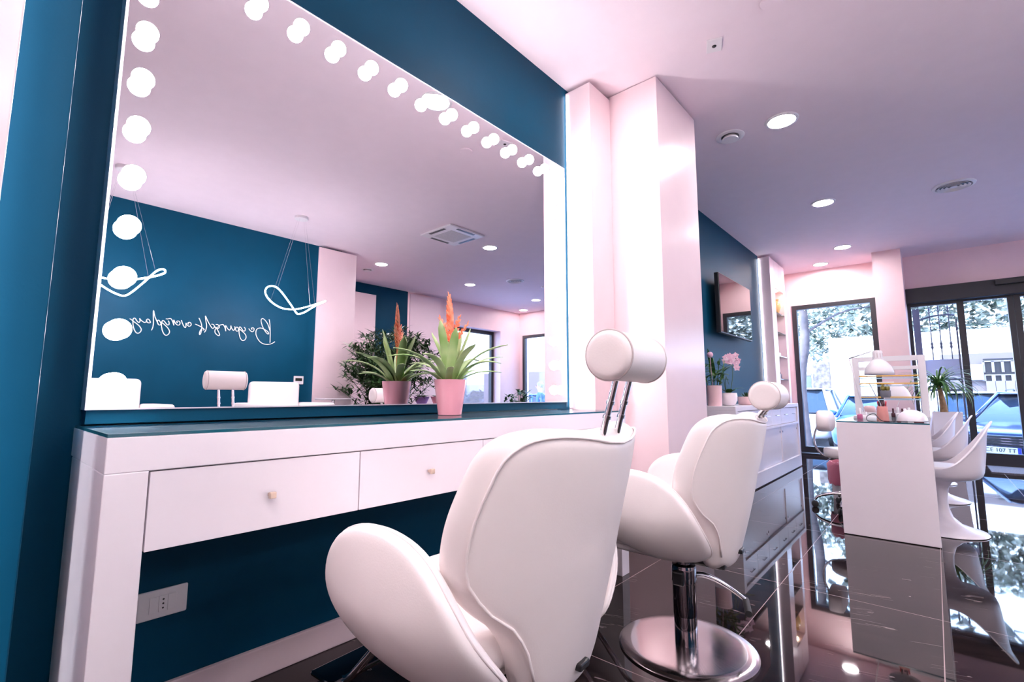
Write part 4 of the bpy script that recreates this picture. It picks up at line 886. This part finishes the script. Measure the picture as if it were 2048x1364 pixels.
# cars
def car(label,loc,rz,paint,L=4.1,W=1.70,Hh=1.46,plate=None,hatch=True,rails=False):
    t=thing('car',label,'car',loc,rz,None)
    st=[(-L/2,.60,.30,.74),(-L/2+.07,.78,.24,.83),(-L/2+.35,.83,.20,.89),(-L/2+.9,.84,.18,.95),(-L/2+1.15,.845,.18,.98),(0,.85,.17,.95),(L/2-.9,.85,.17,.97),(L/2-.35,.83,.20,.96),(L/2-.1,.78,.26,.90),(L/2,.70,.34,.78)]
    bm=B(); N=20; R=[]
    for x,w,zb,zt in st:
        ring=[]
        for i in range(N):
            a=2*PI*i/N; c,s=math.cos(a),math.sin(a); e=.42
            ring.append(bm.verts.new((x,w*W/1.7*math.copysign(abs(c)**e,c),(zb+zt)/2+(zt-zb)/2*math.copysign(abs(s)**(.5),s))))
        R.append(ring)
    for a,b in zip(R,R[1:]):
        for i in range(N): bm.faces.new((a[i],a[(i+1)%N],b[(i+1)%N],b[i]))
    bm.faces.new(R[0][::-1]); bm.faces.new(R[-1]); o=obj('body',bm,paint,t,True); sub(o,2)
    # cabin
    w0,w1=.78*W/1.7,.60*W/1.7; xb0,xb1=-L/2+1.02,L/2-.12; xt0,xt1=-L/2+1.75,L/2-.55; zb,zt=.90,Hh-.03
    bm=B(); v=[bm.verts.new(p) for p in ((xb0,-w0,zb),(xb1,-w0,zb),(xb1,w0,zb),(xb0,w0,zb),(xt0,-w1,zt),(xt1,-w1,zt),(xt1,w1,zt),(xt0,w1,zt))]
    for q in ((0,1,5,4),(1,2,6,5),(2,3,7,6),(3,0,4,7),(4,5,6,7),(3,2,1,0)): bm.faces.new([v[i] for i in q])
    bmesh.ops.bevel(bm,geom=bm.edges[:],offset=.05,segments=3,affect='EDGES'); obj('windows',bm,'carglass',t,True,50)
    bm=B(); pillow(bm,[(xt0,-w1),(xt1,-w1),(xt1+.05,0),(xt1,w1),(xt0,w1),(xt0-.05,0)],((xt0+xt1)/2,0),lambda u,v,d:(u,v,Hh-.03+d),.015,.03,.015,0,sm=3); obj('roof',bm,paint,t,True)
    for s in (-1,1):
        bm=B()
        for a,b in (((xb0,s*w0,zb),(xt0,s*w1,zt)),((xb1,s*w0,zb),(xt1,s*w1,zt)),((.15,s*w0,zb),(.15,s*(w1+.02),zt))): tube(bm,[a,b],.035,8)
        tube(bm,[(xt0,s*w1,zt),(xt1,s*w1,zt)],.035,8); obj('pillars',bm,paint,t,True)
        bm=B(); sphere(bm,(xb0+.25,s*(w0+.12),.98),.10,12,8,(.6,1,.7)); obj('wing_mirror',bm,paint,t,True)
        bm=B(); sphere(bm,(-L/2+.15,s*.66,.74),.12,14,10,(.9,1.2,.75)); obj('headlight',bm,'lamp',t,True)
        bm=B(); sphere(bm,(L/2-.10,s*.66,.80),.12,12,10,(.6,.8,1.6)); obj('tail_light',bm,'tail',t,True)
        for x in (-L/2+.80,L/2-.78):
            bm=B(); lathe(bm,[(.20,-.10),(.31,-.09),(.32,-.05),(.32,.05),(.31,.09),(.20,.10)],28,(x,s*.72*W/1.7,.32),'Y'); wv=obj('wheel',bm,'rubber',t,True,40)
            bm=B(); lathe(bm,[(.02,-.105),(.19,-.10),(.20,-.09),(.20,.09),(.19,.10),(.02,.105)],20,(x,s*.72*W/1.7,.32),'Y'); obj('rim',bm,'chrome',wv,True,40)
        if rails:
            bm=B(); tube(bm,[(xt0+.1,s*(w1-.02),Hh+.02),(xt0+.2,s*(w1-.02),Hh+.05),(xt1-.2,s*(w1-.02),Hh+.05),(xt1-.1,s*(w1-.02),Hh+.02)],.018,8); obj('roof_rail',bm,'black',t,True)
    bm=B(); box(bm,-L/2-.012,-L/2+.10,-.58,.58,.62,.78,bev=.02); gr=obj('grille',bm,'black',t)
    bm=B()
    for z in (.65,.69,.73): box(bm,-L/2-.016,-L/2-.01,-.54,.54,z,z+.008)
    obj('grille_bar',bm,'dchrome',gr)
    pl=thing('x','x','x') if 0 else None
    bm=B(); box(bm,-L/2-.035,-L/2-.02,-.24,.24,.50,.60,bev=.004); pp=obj('number_plate',bm,'plate',t)
    bm=B(); box(bm,-L/2-.037,-L/2-.034,-.24,-.20,.50,.60); box(bm,-L/2-.037,-L/2-.034,.20,.24,.50,.60); obj('plate_band',bm,'plateblue',pp)
    if plate:
        cu=bpy.data.curves.new('plate_text','FONT'); cu.body=plate; cu.size=.082; cu.align_x='CENTER'; cu.align_y='CENTER'; cu.extrude=.001
        tx=bpy.data.objects.new('plate_text',cu); COL.objects.link(tx); dg=bpy.context.evaluated_depsgraph_get(); me=bpy.data.meshes.new_from_object(tx.evaluated_get(dg)); bpy.data.objects.remove(tx)
        me.materials.clear(); me.materials.append(MT['ink']); o=bpy.data.objects.new('plate_text',me); COL.objects.link(o); o.parent=pp; o.rotation_euler=(PI/2,0,-PI/2); o.location=(-L/2-.037,0,.55)
    return t
car('dark blue parked car with its bonnet and number plate toward the glass door',(12.75,-1.56,GZ),math.radians(-24),'carblue',4.1,1.72,1.47,'CE 107 TT')
car('white estate car with a dark roof rail behind the dark blue car',(17.2,-.78,GZ),math.radians(180),'carwhite',4.2,1.7,1.5,None,True,True)
car('white tall car outside the left front window',(17.3,2.95,GZ),math.radians(180),'carwhite',4.0,1.75,1.62)
car('mid blue parked car beyond the lamp and divider on the manicure table',(14.85,1.06,GZ),0,'carmid',3.6,1.7,1.42)
car('blue parked car seen in the mirror through the corner window',(14.2,-8.2,GZ),math.radians(60),'carmid',4.0,1.7,1.45)
# wrought iron gate leaf outside the glass side panel
t=thing('iron_gate','wrought iron gate leaf with pointed bars outside the glass side panel','gate',(9.72,0,-.02))
bm=B(); box(bm,-.03,.03,.09,.172,0,2.30); obj('gate_post',bm,'iron',t)
arc=lambda y:2.18-.9*(y+.16)**2
for y in (-.025,-.13,-.24):
    bm=B(); tube(bm,[(0,y,1.50),(0,y,arc(y)+.10)],.0075,8); lathe(bm,[(.008,1.66),(.019,1.69),(.011,1.715),(.019,1.74),(.008,1.77)],12,(0,y,0)); zt=arc(y)
    v=[(0,y,zt+.04),(0,y+.028,zt+.09),(0,y+.042,zt+.06)]; tube(bm,v,.005,6,sm=3); tube(bm,[(0,2*y-p[1],p[2]) for p in v],.005,6,sm=3); lathe(bm,[(.004,zt+.07),(.016,zt+.11),(.001,zt+.16)],8,(0,y,0)); obj('gate_bar',bm,'iron',t,True,50)
bm=B(); tube(bm,[(0,y/100,arc(y/100)) for y in range(13,-34,-4)],.013,8); tube(bm,[(0,.13,1.20),(0,-.32,1.20)],.015,8); tube(bm,[(0,.13,1.04),(0,-.32,1.04)],.015,8); box(bm,-.010,.010,-.33,-.31,0,2.10); obj('gate_rail',bm,'iron',t,True,50)
bm=B(); box(bm,-.006,.006,-.31,.09,1.25,1.50); obj('gate_panel',bm,'panelblue',t)
for y in (-.025,-.13,-.24):
    bm=B(); tube(bm,[(0,y,.05),(0,y,1.04)],.0075,8); obj('lower_bar',bm,'iron',t,True,50)
# buildings seen in the mirror through the side window
t=thing('pale_building','pale building with rows of windows outside the side window, seen in the mirror','building',(11,-16,GZ))
bm=B(); box(bm,-14,6,-4,0,0,9); obj('facade_wall',bm,'garden',t)
for i in range(7):
    for j in range(3):
        bm=B(); box(bm,-12.5+i*2.6,-11.2+i*2.6,-.02,.06,1.0+j*2.8,2.5+j*2.8,bev=.01); obj('facade_window',bm,'panelblue',t)
t=thing('shop_building','pinkish low building with a wall air unit across the street, seen in the mirror','building',(22,-12,GZ))
bm=B(); box(bm,0,4,-8,3.2,0,2.0); obj('lower_wall',bm,'garden',t)
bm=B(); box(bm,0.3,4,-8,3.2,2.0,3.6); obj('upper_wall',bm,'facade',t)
bm=B(); box(bm,-.25,.3,-3.0,-1.9,2.3,3.1,bev=.02); u=obj('air_unit',bm,'whiteplastic',t)
bm=B(); lathe(bm,[(.3,-.26),(.3,-.24)],24,(0,-2.25,2.7),'X'); obj('fan_grille',bm,'greypot',u)
# person on the pavement, seen in the mirror
def person(loc,rz):
    t=thing('person','person with short grey hair in a blue jacket standing outside the corner window','person',loc,rz)
    V={'pel':(0,0,.95),'wai':(0,0,1.12),'che':(0,.01,1.34),'nek':(0,.0,1.50),'hb':(0,.015,1.57),'hm':(0,.03,1.66),'ht':(0,.015,1.76),
       'hl':(-.10,0,.90),'kl':(-.11,.03,.50),'al':(-.115,-.01,.09),'tl':(-.13,.14,.035),'hr':(.10,0,.90),'kr':(.12,.02,.50),'ar':(.13,-.02,.09),'tr':(.15,.13,.035),
       'sl':(-.19,0,1.42),'el':(-.25,-.02,1.14),'wl':(-.26,.07,.90),'pl':(-.255,.10,.83),'sr':(.19,0,1.42),'er':(.25,-.02,1.14),'wr':(.26,.08,.90),'pr':(.255,.11,.83)}
    E=[('pel','wai'),('wai','che'),('che','nek'),('nek','hb'),('hb','hm'),('hm','ht'),('pel','hl'),('hl','kl'),('kl','al'),('al','tl'),('pel','hr'),('hr','kr'),('kr','ar'),('ar','tr'),('che','sl'),('sl','el'),('el','wl'),('wl','pl'),('che','sr'),('sr','er'),('er','wr'),('wr','pr')]
    RD={'pel':(.16,.12),'wai':(.15,.11),'che':(.17,.12),'nek':(.055,.055),'hb':(.06,.07),'hm':(.078,.095),'ht':(.06,.07),'hl':(.09,.09),'kl':(.06,.06),'al':(.04,.045),'tl':(.04,.03),'sl':(.065,.065),'el':(.045,.045),'wl':(.03,.028),'pl':(.035,.018)}
    for s_,h_ in (('pl',-1),('pr',1)):
        b=V[s_]
        for k in range(4): V[s_+'f%d'%k]=(b[0]+h_*.004,b[1]-.028+.019*k,b[2]-.085+.006*abs(k-1.5)); E.append((s_,s_+'f%d'%k)); RD[s_+'f%d'%k]=(.009,.009)
        V[s_+'t']=(b[0]-h_*.01,b[1]+.045,b[2]-.03); E.append((s_,s_+'t')); RD[s_+'t']=(.010,.010)
    for a,b in (('hr','hl'),('kr','kl'),('ar','al'),('tr','tl'),('sr','sl'),('er','el'),('wr','wl'),('pr','pl')): RD[a]=RD[b]
    names=list(V); me=bpy.data.meshes.new('body'); me.from_pydata([V[n] for n in names],[(names.index(a),names.index(b)) for a,b in E],[]); o=bpy.data.objects.new('body',me); COL.objects.link(o); o.parent=t
    md=o.modifiers.new('skin','SKIN'); md.use_smooth_shade=True
    for i,n in enumerate(names): me.skin_vertices[0].data[i].radius=RD[n]; me.skin_vertices[0].data[i].use_root=(n=='pel')
    sub(o,1); me.materials.append(MT['skin'])
    def clothes(nm,keys,m,grow):
        k2=[n for n in names if n in keys]; mm=bpy.data.meshes.new(nm); mm.from_pydata([V[n] for n in k2],[(k2.index(a),k2.index(b)) for a,b in E if a in k2 and b in k2],[]); c=bpy.data.objects.new(nm,mm); COL.objects.link(c); c.parent=t
        s=c.modifiers.new('skin','SKIN'); s.use_smooth_shade=True
        for i,n in enumerate(k2): mm.skin_vertices[0].data[i].radius=tuple(x+grow for x in RD[n]); mm.skin_vertices[0].data[i].use_root=(n in('che',) or (n=='pel' and 'che' not in k2))
        sub(c,1); mm.materials.append(MT[m])
    clothes('jacket',('wai','che','sl','el','wl','sr','er','wr','nek','pel'),'jacket',.016); clothes('trousers',('pel','hl','kl','al','hr','kr','ar'),'trousers',.014)
    bm=B(); sphere(bm,(0,-.005,1.70),.098,18,12,(.92,1.08,1.0)); bmesh.ops.bisect_plane(bm,geom=bm.verts[:]+bm.edges[:]+bm.faces[:],plane_co=(0,.05,1.66),plane_no=(0,.75,-.65),clear_outer=True); obj('hair',bm,'hair',t,True)
    bm=B(); sphere(bm,(0,.118,1.655),.016,8,6,(.8,1,1.4)); obj('nose',bm,'skin',t,True)
    for s in (-1,1):
        bm=B(); sphere(bm,(s*.032,.108,1.685),.010,8,6); obj('eye',bm,'ink',t,True)
        bm=B(); sphere(bm,(s*.082,.02,1.665),.026,8,6,(.4,.7,1.2)); obj('ear',bm,'skin',t,True)
    bm=B(); box(bm,-.022,.022,.105,.112,1.615,1.622,bev=.002); obj('mouth',bm,'salmon',t)
    for s,a in ((-1,'al'),(1,'ar')):
        p=V[a]; bm=B(); sphere(bm,(p[0]+s*.008,p[1]+.07,.045),.06,12,8,(.85,2.2,.75)); obj('shoe',bm,'rubber',t,True)
person((10.7,-5.0,GZ),math.radians(130))
